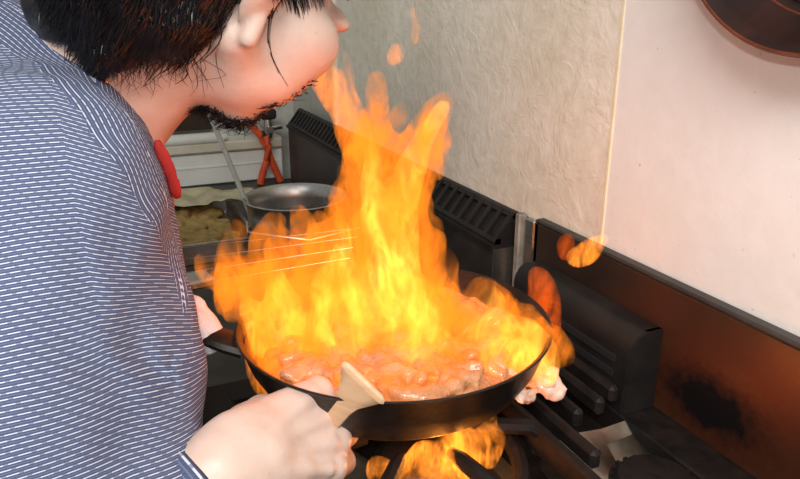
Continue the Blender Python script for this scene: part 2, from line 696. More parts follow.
#================================================================== THE ROOM
struct('floor', MB().box((1.4, -1.2, FLOOR - .02), (3.2, 2.8, .04)), M['floor'])
struct('wall_left', MB().box((-.03, -1.2, 1.2), (.06, 2.8, 2.52)), M['wall_g'])
struct('wall_back', MB().box((1.4, .05, 1.2), (3.2, .06, 2.52)), M['wall_g'])
struct('wall_panel_crinkled', MB().box(((.485 + 1.4605) / 2, .010, 1.70), (1.4605 - .485, .02, 1.52)), M['wall_l'])
struct('wall_panel_smooth', MB().box(((1.4635 + 3.0) / 2, .010, 1.70), (3.0 - 1.4635, .02, 1.52)), M['wall_r'])
struct('trim_1', MB().box((1.462, .0095, 1.70), (.003, .022, 1.52)), M['seam'])
struct('trim_2', MB().box((.474, .004, 1.70), (.021, .024, 1.52), bev=.003), M['trim'])
# ledge, board and dark hatch on the left wall
struct('trim_3', MB().box((.035, -.62, .7850), (.07, 1.16, .125), bev=.003).box((.0715, -.62, .775), (.003, 1.15, .004)), M['white_paint'])
struct('trim_4', MB().box((.043, -.62, .832), (.086, 1.16, .03), bev=.005), M['cream'])
struct('trim_5', MB().tube([(.075, -.2, .858), (.075, -.215, .858), (.075, -1.15, .858)], [.008, .0165, .0165], 14).box((.04, -.67, .854), (.07, .92, .02)), M['white_paint'])
struct('window_1', MB().box((.015, -.66, 1.0), (.03, .86, .25), bev=.002), M['dark_glass'])

#================================================================== GAS HOSE AND VALVE
vb = V(.10, -.085, .885)
t = thing('gas_valve', 'black and chrome gas tap on the left wall above the orange hose', 'gas tap', (.0, -.085, .885))
obj('wall_pipe', MB().tube([(0.0, -.085, .885), (.10, -.085, .885)], .011, 12), M['steel'], t)
obj('valve_body', MB().tube([(.10, -.085, .852), (.10, -.085, .872), (.10, -.085, .905)], [.011, .015, .012], 14).tube([(.10, -.085, .88), (.10, -.045, .883)], [.011, .009], 12).tube([(.10, -.085, .878), (.125, -.085, .878)], .010, 12), M['steel'], t)
obj('handle', MB().box((.105, -.085, .921), (.03, .046, .03), bev=.006), M['black_plastic'], t)
obj('hose_clamp', MB().tube([(.10, -.087, .853), (.10, -.107, .861)], .0135, 12), M['black_plastic'], t)
hose = MB()
hose.tube([(.10, -.15, .905), (.10, -.135, .89), (.10, -.11, .862), (.103, -.094, .83), (.106, -.085, .79), (.108, -.07, .75), (.108, -.06, .722)], .0105, 10)
hose.tube([(.12, -.10, .86), (.124, -.093, .835), (.122, -.10, .79), (.12, -.115, .75), (.12, -.122, .722)], .0105, 10)
tag(obj('gas_hose', hose, M['red_hose']), 'orange rubber gas hose hanging in two strands from the wall tap', 'hose')

#================================================================== STEEL SIDE COUNTER WITH VENT
CT = .72
t = thing('steel_counter', 'dark steel counter with tall riser and slotted black vent along the wall', 'counter', (.70, -.27, FLOOR))
obj('worktop', MB().box((.707, -.275, CT - .015), (1.265, .55, .03), bev=.004), M['steel_dark'], t)
obj('body', MB().box((.707, -.275, (CT - .03 + FLOOR) / 2), (1.22, .5, CT - .03 - FLOOR - .001), bev=.004), M['steel_dark'], t)
X0, X1 = .16, 1.284
ris = MB().box(((X0 + X1) / 2, -.021, (CT + .893) / 2 + .001), (X1 - X0, .042, .893 - CT - .004), bev=.002)
ob = obj('riser', ris, M['steel_dark'], t)
# slotted, slanted vent on top of the riser
VA, VB = V(0, -.040, .897), V(0, -.004, .940)
vent = MB()
vent.prism([(-.046, .888), (-.046, .896), (-.002, .896), (-.002, .888)], X0 - .004, X1)            # lip
vent.prism([(-.041, .896), (-.041, .900), (-.0375, .9045), (-.030, .9045), (-.030, .896)], X0, X1)       # lower rail
vent.prism([(-.013, .934), (-.0075, .940), (-.002, .940), (-.002, .932), (-.009, .932)], X0, X1)            # upper rail
for xa in (X0, X1 - .006):
    vent.prism([(-.041, .896), (-.0385, .903), (-.0085, .939), (-.002, .939), (-.002, .896)], xa, xa + .006)
nb = 40
a2 = math.atan2(.0345, .027)
for i in range(nb + 1):
    x = X0 + .006 + (X1 - X0 - .012) * i / nb
    vent.box((x, -.0235, .9195), (.009, .047, .0035), rotm(a2, 0, 0))
vo = obj('vent_cover', vent, M['vent_black'], t)
obj('vent_slot', MB().prism([(-.034, .8965), (-.006, .930), (-.003, .930), (-.003, .8965)], X0 + .006, X1 - .006), M['slot'], vo)
obj('lit_end_plate', MB().box((1.2855, -.021, .806), (.002, .042, .168)), M['steel'], t)  # paler steel added so the riser's end face looks flash-lit
obj('end_post', MB().box((1.302, -.009, .81), (.012, .014, .27), bev=.002), M['trim_grey'], t)
obj('end_flashing', MB().box((1.325, -.006, .80), (.022, .01, .285), bev=.002), M['steel'], t)

#================================================================== GAS RANGE
RT = .80
RX0, RX1, RY0 = 1.345, 2.30, -.50
t = thing('gas_range', 'greasy black gas range with stained steel backguard beside the counter', 'stove', (1.82, -.25, FLOOR))
obj('body', MB().box(((RX0 + RX1) / 2, RY0 / 2 - .01, (RT - .035 + FLOOR) / 2), (RX1 - RX0 - .02, -RY0 - .06, RT - .037 - FLOOR), bev=.006), M['steel_dark'], t)
# top: rails around sunken wells
top = MB()
cx0, cx1 = RX0, RX1
top.box(((cx0 + cx1) / 2, -.0325, RT - .015), (cx1 - cx0, .055, .03), bev=.002)
top.box(((cx0 + cx1) / 2, RY0 + .03, RT - .015), (cx1 - cx0, .06, .03), bev=.004)
top.box((cx0 + .02, -.25, RT - .0155), (.04, .39, .029), bev=.002)
top.box((cx1 - .02, -.25, RT - .0155), (.04, .39, .029), bev=.002)
top.box(((cx0 + cx1) / 2, -.25, RT - .034), (cx1 - cx0 - .002, .45, .006))
obj('cooktop', top, M['iron'], t)
for yb in (-.30, -.115):
    pass
bg = obj('backguard', MB().box(((RX0 + RX1) / 2, -.012, (RT + .944) / 2), (RX1 - RX0, .006, .944 - RT), bev=.001).box((RX0 + .003, -.009, (RT + .944) / 2), (.006, .012, .944 - RT)), M['backguard'], t)
obj('top_lip', MB().box(((RX0 + RX1) / 2, -.0085, .947), (RX1 - RX0, .015, .006), bev=.002), M['steel_dark'], bg)
# flue cover along the back
fl = MB()
pr = [(-.016, RT + .001), (-.058, RT + .001), (-.058, RT + .02), (-.0555, RT + .062)]
for i in range(7):
    a = math.pi * i / 12
    pr.append((-.0355 - .02 * math.cos(a), RT + .070 + .026 * math.sin(a)))
pr += [(-.016, RT + .096)]
fl.prism(pr, 1.362, 1.592)
fo = obj('flue_cover', fl, M['vent_black'], t)
sl = MB()
for z in (.022, .040, .058):
    sl.box((1.474, -.0572, RT + z), (.19, .003, .008))
obj('slot', sl, M['slot'], fo)
obj('end_rim', MB().prism([(y * 1.0, z) for y, z in [(p[0] - (.0015 if p[0] < -.03 else 0), p[1] + .0) for p in pr]], 1.586, 1.590), M['vent_black'], fo)
kn = 5
pnl = obj('control_panel', MB().box(((RX0 + RX1) / 2, RY0 - .008, RT - .085), (RX1 - RX0, .03, .10), bev=.004), M['steel_dark'], t)
for i in range(kn):
    x = RX0 + .1 + .16 * i
    obj('knob', MB().lathe([(0.0005, 0), (.02, 0), (.019, .022), (.0005, .024)], (x, RY0 - .023, RT - .085), 20, rotm(math.pi / 2, 0, 0)).box((x, RY0 - .05, RT - .085), (.008, .01, .034), bev=.002), M['black_plastic'], pnl)
dr = obj('oven_door', MB().box(((RX0 + RX1) / 2, RY0 + .01, .38), (RX1 - RX0 - .06, .03, .5), bev=.006), M['steel_dark'], t)
obj('door_handle', MB().tube([(RX0 + .12, RY0 - .005, .58), (RX0 + .12, RY0 - .045, .58), (RX1 - .12, RY0 - .045, .58), (RX1 - .12, RY0 - .005, .58)], .011, 10), M['steel'], dr)


def burner(x, y, parent):
    d = MB()
    n = 8
    # faceted stainless dish with pressed star creases
    vs, fs = [], []
    rings = [(.028, -.026), (.055, -.024), (.085, -.014), (.098, -.004)]
    for (r, z) in rings:
        for k in range(16):
            a = 2 * math.pi * k / 16 + math.pi / 16
            zz = z + (.004 if k % 2 == 0 else 0)
            sq = 1 / max(abs(math.cos(a)), abs(math.sin(a))) if r > .08 else 1.0
            vs.append((x + r * min(sq, 1.18) * math.cos(a), y + r * min(sq, 1.18) * math.sin(a) * .88, RT + zz - .001))
    for i in range(3):
        for k in range(16):
            k2 = (k + 1) % 16
            fs.append((i * 16 + k, i * 16 + k2, (i + 1) * 16 + k2, (i + 1) * 16 + k))
    d.add(vs, fs)
    o = obj('drip_dish', d, M['drip'], parent, angle=20)
    b = MB().lathe([(.0005, .006), (.018, .008), (.034, .004), (.040, -.004), (.040, -.012), (.030, -.02), (.026, -.028)], (x, y, RT + .004), 32)
    for k in range(24):
        a = 2 * math.pi * k / 24
        b.box((x + .039 * math.cos(a), y + .039 * math.sin(a), RT - .002), (.006, .004, .008), rotm(0, 0, a))
    obj('burner_head', b, M['iron'], parent)


FB = (1.575, -.300)
RB = (1.695, -.108)
burner(*FB, t)
burner(*RB, t)

# cast-iron grates, lifted off one by one
GZ = RT + .040
t = thing('burner_grate', 'round black iron grate with radial prongs under the flaming pan', 'grate', (*FB, RT), 'cast iron grates on the range')
obj('ring', MB().tube([(FB[0] + .118 * math.cos(a), FB[1] + .095 * math.sin(a), RT + .012) for a in np.linspace(0, 2 * math.pi, 37)[:-1]], .0085, 8, closed=True), M['iron'], t)
for k, (dx, dy) in enumerate(((.34, .94), (.97, .25), (.75, -.66), (-.05, -1), (-.8, -.6), (-.85, .5))):
    u = V(dx, dy, 0) / math.hypot(dx, dy)
    c = V(*FB, 0)
    pts = [c + u * .050 + V(0, 0, GZ), c + u * .065 + V(0, 0, GZ), c + u * .112 + V(0, 0, GZ - .004), c + u * .126 + V(0, 0, GZ - .014), c + u * .122 + V(0, 0, RT + .006)]
    obj('prong', MB().tube(pts, [.0055, .0075, .0085, .009, .008], 8), M['iron'], t)

t = thing('burner_grate', 'black iron grate of long parallel bars in front of the flue cover', 'grate', (RB[0], RB[1], RT), 'cast iron grates on the range')
fr = MB()
gx0, gx1 = 1.372, 1.93
fr.box((gx0 + .006, -.128, RT + .022), (.012, .128, .034), bev=.003).box((gx1 - .006, -.128, RT + .022), (.012, .128, .034), bev=.003)
fr.box(((gx0 + gx1) / 2, -.186, RT + .022), (gx1 - gx0, .012, .030), bev=.003)
fr.box((1.50, -.128, RT + .014), (.012, .12, .016), bev=.003)
for px_, py_ in ((gx0 + .006, -.066), (gx0 + .006, -.186), (gx1 - .006, -.186), (gx1 - .006, -.066)):
    fr.box((px_, py_, RT + .012), (.018, .014, .024), bev=.003)
obj('frame', fr, M['iron'], t)
for y, e, s in ((-.076, 1.597, 1.775), (-.104, 1.610, 1.775), (-.138, 1.618, 1.78), (-.166, 1.68, 1.74)):
    obj('bar', MB().box(((gx0 + e) / 2, y, GZ - .008), (e - gx0, .0125, .020), bev=.004), M['iron'], t)
    obj('bar', MB().box(((gx1 + s) / 2, y, GZ - .008), (gx1 - s, .0125, .020), bev=.004), M['iron'], t)
t = thing('burner_grate', 'black iron bar grate on the range front, right of the pan', 'grate', (1.83, -.33, RT), 'cast iron grates on the range')
fr = MB()
fr.box((1.715, -.335, RT + .02), (.013, .22, .032), bev=.003).box((1.97, -.335, RT + .02), (.013, .22, .032), bev=.003)
fr.box((1.842, -.44, RT + .02), (.26, .013, .03), bev=.003).box((1.842, -.23, RT + .02), (.26, .013, .03), bev=.003)
obj('frame', fr, M['iron'], t)
for y in (-.265, -.30, -.335, -.37, -.405):
    obj('bar', MB().box((1.842, y, GZ - .008), (.25, .0115, .018), bev=.004), M['iron'], t)

#================================================================== FRYING PAN
PC = V(1.523, -.300, 0)
PZ = .873
t = thing('frying_pan', 'black iron frying pan full of flames, held over the lit burner', 'pan', (PC[0], PC[1], PZ))
outer = [(.0005, 0), (.110, 0), (.121, .003), (.130, .010), (.143, .033), (.1505, .056), (.1525, .058), (.1535, .0595), (.1520, .0605)]
inner = [(.1485, .0585), (.140, .035), (.127, .0135), (.118, .0075), (.108, .0045), (.0005, .0045)]
obj('pan_bowl', MB().lathe(outer + inner, (PC[0], PC[1], PZ), 72), M['pan_iron'], t, angle=60)
ha = V(1.488, -.4495, PZ + .050)
hpts = [ha + V(.002, .006, -.006), ha + V(-.002, -.008, .0), V(1.478, -.474, .930), V(1.462, -.490, .938), V(1.440, -.510, .947), V(1.40, -.545, .958), V(1.36, -.58, .968)]
obj('pan_handle', MB().tube(hpts, [.019, .018, .015, .013, .012, .012, .013], 12, flat=.5), M['pan_iron'], t)

# stir-fry
S = SDF((1.34, -.48, .85), (1.72, -.12, .99), .0035)
S.ell((PC[0], PC[1], .900), (.130, .130, .018), k=0)
rg = np.random.default_rng(3)
for i in range(330):
    a, r = rg.random() * 6.283, .120 * math.sqrt(rg.random())
    S.ell((PC[0] + r * math.cos(a), PC[1] + r * math.sin(a), .911 + .006 * rg.random()), (.006 + .007 * rg.random(), .005 + .004 * rg.random(), .004 + .004 * rg.random()), rotm(0, .3 * rg.random(), 3 * rg.random()), k=.003)
for i in range(26):       # heap tossed up against the far side and the right of the pan
    a, r = 1.5 + .9 * rg.random(), .05 + .075 * rg.random()
    S.ell((PC[0] + .02 + r * math.cos(a), PC[1] + r * math.sin(a), .912 + .009 * rg.random()), (.02, .012, .009), rotm(.4, .3, 3 * rg.random()), k=.004)
S.wobble(.0028, 90)
S.wobble(.0016, 210)
# keep inside the bowl
v, f = S.mesh()
v = relax(v, f, 1)
rr = np.hypot(v[:, 0] - PC[0], v[:, 1] - PC[1])
lim = np.interp(v[:, 2] - PZ, [0, .0075, .018, .037, .058], [.106, .117, .128, .1395, .147]) - .001
sc = np.minimum(1, lim / np.maximum(rr, 1e-6))
v[:, 0] = PC[0] + (v[:, 0] - PC[0]) * sc
v[:, 1] = PC[1] + (v[:, 1] - PC[1]) * sc
v[:, 2] = np.maximum(v[:, 2], PZ + .0055)
fo = link('stir_fry', v, f, M['food'], None, (PC[0], PC[1], PZ + .006), True, None, False)
tag(fo, 'bubbling orange stir-fry covering the bottom of the flaming pan', 'food', kind='stuff')
# pieces slipping over the far right rim
pieces = [((502, 370), .665, (.022, .014, .006), .4), ((520, 368), .675, (.026, .016, .006), .9), ((534, 376), .665, (.018, .012, .010), 1.4),
          ((546, 383), .66, (.017, .008, .005), .7), ((512, 389), .64, (.019, .012, .006), 2.0)]
lab = ['pale meat slice lying across the right rim of the pan', 'largest pale meat slice on the rim, under the right-hand flames',
       'pale meat slice tipping over the rim next to the flames', 'thin pale meat strip hanging farthest out over the rim',
       'pale meat slice lowest of those on the right rim, against the iron']
for (p, d, r, a), lb in zip(pieces, lab):
    c = at(*p, d)
    S = SDF(c - .045, c + .045, .002)
    S.ell(c, r, rotm(.3, .4, a), k=0).ell(c + V(.006, .008, -.004), (r[0] * .6, r[1], r[2] * .8), rotm(.1, .9, a), k=.006)
    S.ell(c + V(-.008, .010, .004), (r[0] * .5, r[1] * .8, r[2] * .7), rotm(.7, .2, a + 1), k=.004)
    S.wobble(.0045, 95, seed=a)
    S.wobble(.002, 240, seed=a)
    tag(sdf_obj('meat_slice', S, M['meat'], None, c), lb, 'food', 'meat slices on the pan rim')

#================================================================== FLAMES
def flame(name, strokes, mtl, parent=None, res=.004, grow=1.0, k=.012, amp=.009, base=None, fr=34, wmin=.0015, clip=None):
    pts = []
    for st in strokes:
        pts.append([(at(px, py, d), max(w * d / FPX * grow, wmin)) for px, py, w, d in st])
    allp = np.array([p for st in pts for p, r in st])
    R = max(r for st in pts for p, r in st)
    S = SDF(allp.min(0) - R - .02, allp.max(0) + R + .02, res)
    for st in pts:
        # smooth the path
        P = np.array([p for p, r in st])
        rr = np.array([r for p, r in st])
        n = len(P)
        if n > 2:
            tt = np.linspace(0, n - 1, (n - 1) * 4 + 1)
            Q = []
            for q in tt:
                i = min(int(q), n - 2)
                u = q - i
                p0, p1, p2, p3 = P[max(i - 1, 0)], P[i], P[i + 1], P[min(i + 2, n - 1)]
                Q.append(.5 * (2 * p1 + (p2 - p0) * u + (2 * p0 - 5 * p1 + 4 * p2 - p3) * u * u + (3 * p1 - p0 - 3 * p2 + p3) * u ** 3))
            P, rr = np.array(Q), np.interp(tt, np.arange(n), rr)
        S.chain(list(zip(P, rr)), k)
    S.wobble(amp, fr, .55, seed=len(strokes))
    S.wobble(amp * .5, fr * 2.3, .6, seed=len(strokes) + 2)
    if clip is not None:      # the pan holds the fire: nothing below the rim outside the bowl
        X_, Y_ = S.ax[0][:, None] - PC[0], S.ax[1][None, :] - PC[1]
        out = np.hypot(X_, Y_) > .146
        zz = S.ax[2][None, None, :]
        S.a = np.where(out[:, :, None], np.maximum(S.a, np.where((Y_ < 0)[:, :, None] | (X_ > .12)[:, :, None], PZ + .064, clip) - zz), np.maximum(S.a, PZ + .012 - zz)).astype(np.float32)
    loc = base if base is not None else allp[0]
    return sdf_obj(name, S, mtl, parent, loc, 2)


D = .69
MAIN = [
    # main column and its tips
    [(385, 350, 48, D), (388, 285, 42, D + .01), (392, 225, 34, D + .02), (402, 180, 24, D + .02), (420, 140, 17, D + .01), (436, 112, 10, D), (447, 94, 3, D)],
    [(372, 300, 30, D), (372, 235, 28, D), (370, 180, 24, D + .01), (374, 135, 15, D + .02), (375, 100, 7, D + .02), (374, 76, 2, D + .02)],
    [(398, 210, 18, D - .01), (400, 160, 14, D - .02), (402, 125, 8, D - .02), (401, 100, 2, D - .02)],
    # left mass
    [(300, 370, 34, D - .03), (288, 330, 42, D), (280, 285, 32, D + .02), (272, 250, 14, D + .03), (275, 218, 3, D + .03)],
    [(262, 360, 22, D - .01), (250, 315, 28, D + .01), (236, 280, 18, D + .03), (228, 255, 9, D + .04), (236, 226, 2, D + .04)],
    [(335, 350, 50, D - .02), (332, 290, 42, D + .02), (336, 245, 26, D + .04), (346, 205, 14, D + .05), (340, 168, 3, D + .05)],
    [(318, 280, 24, D + .04), (306, 245, 14, D + .05), (298, 215, 3, D + .06)],
    [(244, 305, 12, D + .05), (222, 285, 7, D + .06), (204, 262, 2, D + .06)],
    # middle
    [(430, 370, 42, D - .03), (425, 315, 34, D), (420, 270, 18, D), (430, 240, 4, D)],
    [(425, 330, 14, D - .02), (440, 295, 12, D - .03), (439, 272, 9, D - .03), (446, 258, 3, D - .03)],
    # low sheet of fire over the whole pan
    [(262, 372, 12, .67), (290, 388, 18, .64), (340, 398, 20, .61), (400, 400, 22, .60), (450, 394, 20, .62), (490, 380, 16, .65)],
    [(255, 350, 20, .70), (300, 345, 34, .70), (360, 345, 40, .70), (420, 345, 40, .70), (470, 350, 30, .70), (515, 352, 18, .70)],
    [(250, 320, 22, .74), (300, 305, 30, .75), (350, 300, 36, .75), (410, 305, 30, .75), (440, 315, 14, .75)],
    # right tongue
    [(470, 380, 44, D - .02), (490, 338, 38, D - .02), (492, 308, 17, D - .02), (486, 284, 4, D - .02)],
    [(490, 350, 38, D - .03), (520, 340, 32, D - .03), (540, 354, 24, D - .03), (548, 376, 15, D - .03), (557, 394, 3, D - .02)],
    [(520, 330, 13, D + .02), (510, 308, 10, D + .02), (498, 290, 3, D + .02)],
]
rf = np.random.default_rng(8)
EX = [215, 240, 275, 300, 340, 375, 400, 430, 440, 450, 470, 490, 520, 545]
EY = [285, 240, 230, 240, 185, 100, 115, 110, 220, 285, 330, 292, 322, 352]
for i in range(64):
    x = 225 + 320 * rf.random()
    yt = np.interp(x, EX, EY) + 6 + 110 * rf.random() ** 1.3
    if yt > 385:
        continue
    hgt = 24 + 34 * rf.random()
    dd_ = D - .07 + .12 * rf.random()
    ln_ = rf.normal(0, 9)
    w_ = 4 + 6 * rf.random()
    MAIN.append([(x - ln_, yt + hgt, w_ * 1.4, dd_), (x - ln_ * .2 + rf.normal(0, 3), yt + hgt * .5, w_, dd_), (x + rf.normal(0, 4), yt + hgt * .15, w_ * .5, dd_), (x + ln_ * .6, yt - 5, 1.2, dd_)])
fire = flame('pan_fire', MAIN, M['flame'], base=(PC[0], PC[1], .88), clip=.912)
tag(fire, 'tall orange and yellow flames leaping up from the frying pan', 'fire')
CORE = [
    [(388, 340, 34, D), (390, 290, 30, D + .01), (394, 240, 22, D + .02), (402, 195, 13, D + .02), (416, 155, 10, D + .01), (436, 118, 5, D), (445, 104, 1.5, D)],
    [(378, 230, 12, D), (372, 185, 10, D + .01), (376, 150, 5, D + .02), (375, 128, 1, D + .02)],
    [(300, 355, 18, D - .03), (288, 325, 20, D), (278, 290, 12, D + .02), (272, 262, 3, D + .03)],
    [(262, 350, 9, D - .01), (250, 312, 9, D + .01), (240, 285, 3, D + .03)],
    [(345, 335, 30, D - .02), (338, 290, 24, D + .02), (340, 250, 10, D + .04), (346, 225, 3, D + .05)],
    [(430, 385, 26, D - .05), (428, 345, 24, D - .02), (425, 305, 15, D), (424, 280, 3, D)],
    [(440, 300, 4, D - .03), (440, 274, 3, D - .03)],
    [(460, 384, 24, D - .04), (488, 338, 20, D - .03), (493, 310, 9, D - .02), (488, 292, 2, D - .02)],
    [(480, 360, 24, D - .04), (514, 342, 24, D - .04), (536, 354, 18, D - .04), (547, 376, 8, D - .04)],
]
flame('flame_core', CORE, M['flame_core'], fire, grow=1.0, k=.01, amp=.004)
WISPS = [
    ([[(362, 165, 16, .74), (352, 130, 16, .75), (342, 100, 13, .76), (348, 70, 6, .76), (345, 52, 2, .76)], [(345, 110, 14, .76), (325, 80, 14, .77), (318, 55, 6, .77)]], 'flame_thin', 'faint orange flame licking up beside the cook\'s face'),
    ([[(548, 332, 10, .80), (544, 305, 15, .80), (541, 285, 12, .80), (536, 272, 4, .80)]], 'flame_red', 'dull red detached flame in front of the steel end strip'),
    ([[(574, 258, 5, .78), (584, 256, 8, .78), (594, 247, 7, .78), (607, 237, 2, .78)]], 'flame_small', 'small bright detached flame against the backguard top'),
    ([[(565, 256, 3, .78), (566, 244, 4, .78), (568, 238, 1, .78)]], 'flame_red', 'tiny red flame fleck left of the small bright flame'),
    ([[(414, 42, 2, .80), (416, 28, 3, .80), (413, 8, 1.5, .80)]], 'flame_thin', 'thin orange flame streak high on the crinkled wall'),
    ([[(392, 60, 3, .80), (396, 54, 4, .80), (399, 48, 1.5, .80)]], 'flame_thin', 'faint flame speck just above the tall flame tips'),
]
for st, mk, lb in WISPS:
    tag(flame('flame_wisp', st, M[mk], amp=.003, res=.003, k=.008), lb, 'fire', 'detached flames')
UNDER = [
    [(470, 470, 13, .60), (468, 452, 12, .60), (478, 440, 7, .61), (492, 425, 6, .62), (496, 408, 2, .63)],
    [(400, 478, 16, .58), (425, 470, 16, .58), (445, 455, 13, .59), (458, 440, 9, .60), (468, 432, 3, .60)],
    [(490, 462, 9, .60), (492, 440, 10, .61), (490, 432, 4, .61)],
    [(440, 478, 18, .57), (430, 462, 14, .585), (415, 455, 6, .60)],
    [(385, 478, 10, .60), (378, 468, 6, .60), (374, 462, 2, .60)],
]
UNDER = [[(x, y, w, d + .045) for x, y, w, d in st] for st in UNDER]
uf = flame('burner_flame', UNDER, M['flame_under'], amp=.005, res=.003, k=.008, base=(FB[0], FB[1], RT + .01))
tag(uf, 'yellow burner flames curling out below the pan among the prongs', 'fire')

#================================================================== WOODEN SPATULA
WR = at(243, 462, .53)
hh = V(-.32, .94, -.09)
hh /= np.linalg.norm(hh)
kk = V(-.593, -.123, .824)
kk -= hh * (kk @ hh)
kk /= np.linalg.norm(kk)
nB = np.cross(hh, kk)
if nB @ Fv > 0:
    nB = -nB
G = at(318, 436, .600)
B0 = at(340, 410, .549)
B1 = at(361, 385, .538)
ax = (B1 - G) / np.linalg.norm(B1 - G)
wd = at(378, 406, .552) - at(344, 364, .552)
wd = wd - ax * (wd @ ax)
wd /= np.linalg.norm(wd)
nn = np.cross(ax, wd)
Lb = np.linalg.norm(B1 - G)


def slab(stations, th):
    mb = MB()
    vs, fs = [], []
    n = 10
    for s_, w_, t_ in stations:
        for k in range(n):
            a = 2 * math.pi * k / n
            ca, sa = math.cos(a), math.sin(a)
            ca = math.copysign(abs(ca) ** .6, ca)
            sa = math.copysign(abs(sa) ** .6, sa)
            vs.append(G + ax * s_ + wd * w_ * ca + nn * t_ * sa)
    L = len(stations)
    for i in range(L - 1):
        for k in range(n):
            k2 = (k + 1) % n
            fs.append((i * n + k, i * n + k2, (i + 1) * n + k2, (i + 1) * n + k))
    fs += [tuple(range(n))[::-1], tuple((L - 1) * n + k for k in range(n))]
    return mb.add(vs, fs)


t = thing('wooden_spatula', 'pale wooden spatula with flared blade in the cook\'s fist over the pan', 'spatula', tuple(G))
b0 = np.linalg.norm(B0 - G)
b1 = Lb + .008
obj('handle', slab([(-.13, .006, .004), (-.125, .009, .006), (-.05, .0085, .006), (b0 - .006, .0095, .0055)], .006), M['wood'], t, angle=50)
obj('blade', slab([(b0 - .006, .0095, .0055), (b0 + .006, .0115, .0050), (b0 + .018, .0170, .0045), (b0 + .03, .0215, .0038), (b1 - .006, .0225, .003), (b1 - .001, .0215, .0025), (b1, .019, .0015)], .004), M['wood'], t, angle=50)

#================================================================== BOWL, LADLE, RACK, TRAY ON THE COUNTER
BC = V(.815, -.205, CT + .001)
t = thing('mixing_bowl', 'round steel bowl of dark sauce on the counter behind the flames', 'bowl', tuple(BC))
prof_o = [(.0005, .001), (.06, .001), (.075, .01), (.088, .05), (.094, .12), (.0955, .143), (.101, .146), (.1015, .148), (.0995, .1495)]
prof_i = [(.093, .146), (.0915, .12), (.091, .11), (.085, .05), (.073, .013), (.058, .005), (.0005, .005)]
obj('shell', MB().lathe(prof_o + prof_i, BC, 56), M['steel'], t, angle=60)
obj('sauce', MB().lathe([(.0005, .1), (.086, .0995), (.0875, .1)], BC, 40), M['oil'], t)
t = thing('ladle', 'steel ladle leaning in the bowl with its long handle up behind the beard', 'ladle', tuple(BC + V(-.02, -.03, .06)))
la, lb_ = at(250, 212, 1.34), at(213, 122, 1.40)
obj('handle', MB().tube([la + (lb_ - la) * s_ for s_ in (-.05, 0, .3, .6, 1.0, 1.35)], [.006, .006, .0055, .0055, .006, .007], 10, flat=.5), M['steel'], t)
lc = la + V(.035, .02, -.03)
obj('ladle_cup', MB().lathe([(.0005, -.022), (.018, -.018), (.03, -.006), (.034, .006), (.033, .0065), (.029, -.004), (.017, -.016), (.0005, -.020)], lc, 28), M['steel'], t)
# oil tray with film and crumbs
TC = V(.54, -.35, CT)
t = thing('fry_tray', 'shallow steel draining tray of golden crumbs beside the cook\'s collar', 'tray', tuple(TC))
tr = MB()
TW, TD = .35, .17
tr.box(TC + V(0, 0, .004), (TW, TD, .004))
for sx in (-1, 1):
    tr.box(TC + V(sx * TW / 2, 0, .022), (.003, TD, .040))
for sy in (-1, 1):
    tr.box(TC + V(0, sy * TD / 2, .022), (TW, .003, .040))
tr.tube([TC + V(sx * (TW / 2 + .003), sy * (TD / 2 + .003), .042) for sx, sy in ((-1, -1), (1, -1), (1, 1), (-1, 1))], .004, 8, closed=True)
obj('tray_body', tr, M['steel'], t)
S = SDF(TC + V(-.20, -.11, 0), TC + V(.20, .11, .07), .0045)
for i in range(230):
    S.ell(TC + V(-.145 + .29 * rg.random(), -.055 + .11 * rg.random(), .014 + .018 * rg.random()), (.015, .010, .008), rotm(0, 0, 3 * rg.random()), k=.005)
S.wobble(.004, 80)
v, f = S.mesh()
v[:, 2] = np.maximum(v[:, 2], CT + .0065)
tag(link('fried_crumbs', v, f, M['batter'], None, tuple(TC + V(0, 0, .007)), True, None, False), 'golden brown fried crumbs heaped in the steel draining tray', 'food', kind='stuff')
# crumpled paper at the far end of the tray
n = 26
vs, fs = [], []
p00, pu, pv = V(.30, -.45, CT + .052), V(.15, .0, .0), V(.08, .25, .0)
for i in range(n):
    for j in range(n):
        q = p00 + pu * (i / (n - 1)) + pv * (j / (n - 1))
        z = .024 * NZ(q[0] * 26, q[1] * 26, 1.3) + .014 * abs(NZ(q[0] * 60, q[1] * 60, 4.3))
        vs.append(q + V(.01 * NZ(q[1] * 30, 2., 3.), .01 * NZ(q[0] * 30, 7., 3.), z + .008))
for i in range(n - 1):
    for j in range(n - 1):
        fs.append((i * n + j, (i + 1) * n + j, (i + 1) * n + j + 1, i * n + j + 1))
pp = link('oily_paper', vs, fs, M['paper'], None, tuple(p00), True, None)
md = pp.modifiers.new('thickness', 'SOLIDIFY')
md.thickness = .0012
tag(pp, 'crumpled yellowish oiled paper between the tray and the bowl', 'paper')
# wire rack lying on the tray, its corner standing up by the bowl
t = thing('wire_rack', 'thin wire draining rack seen through the flames below the bowl', 'rack', tuple(at(260, 262, .98)))
wr = MB()
q0, q1, q2 = at(150, 283, 1.0), at(375, 233, 1.02), at(246, 227, 1.12)
for s_ in (0, .35, .7, 1.0):
    a_ = at(150 + 20 * s_, 292 - 42 * s_, .97 + .12 * s_)
    b_ = at(350 + 10 * s_, 258 - 30 * s_, .98 + .10 * s_)
    wr.tube([a_, b_], .0009, 6)
obj('wire', wr, M['steel'], t)
obj('rim', MB().tube([at(247, 222, 1.08), at(248, 233, 1.07), at(310, 240, 1.05), at(356, 229, 1.08)], .0022, 8).tube([at(310, 240, 1.05), at(311, 229, 1.07)], .002, 6), M['steel'], t)
# steel strip end by the towel
t = tag(obj('steel_strip', MB().box(at(176, 285, .82), (.035, .085, .012), rotm(0, 0, .2), bev=.003), M['steel']), 'bright steel strip end showing above the white towel', 'utensil')

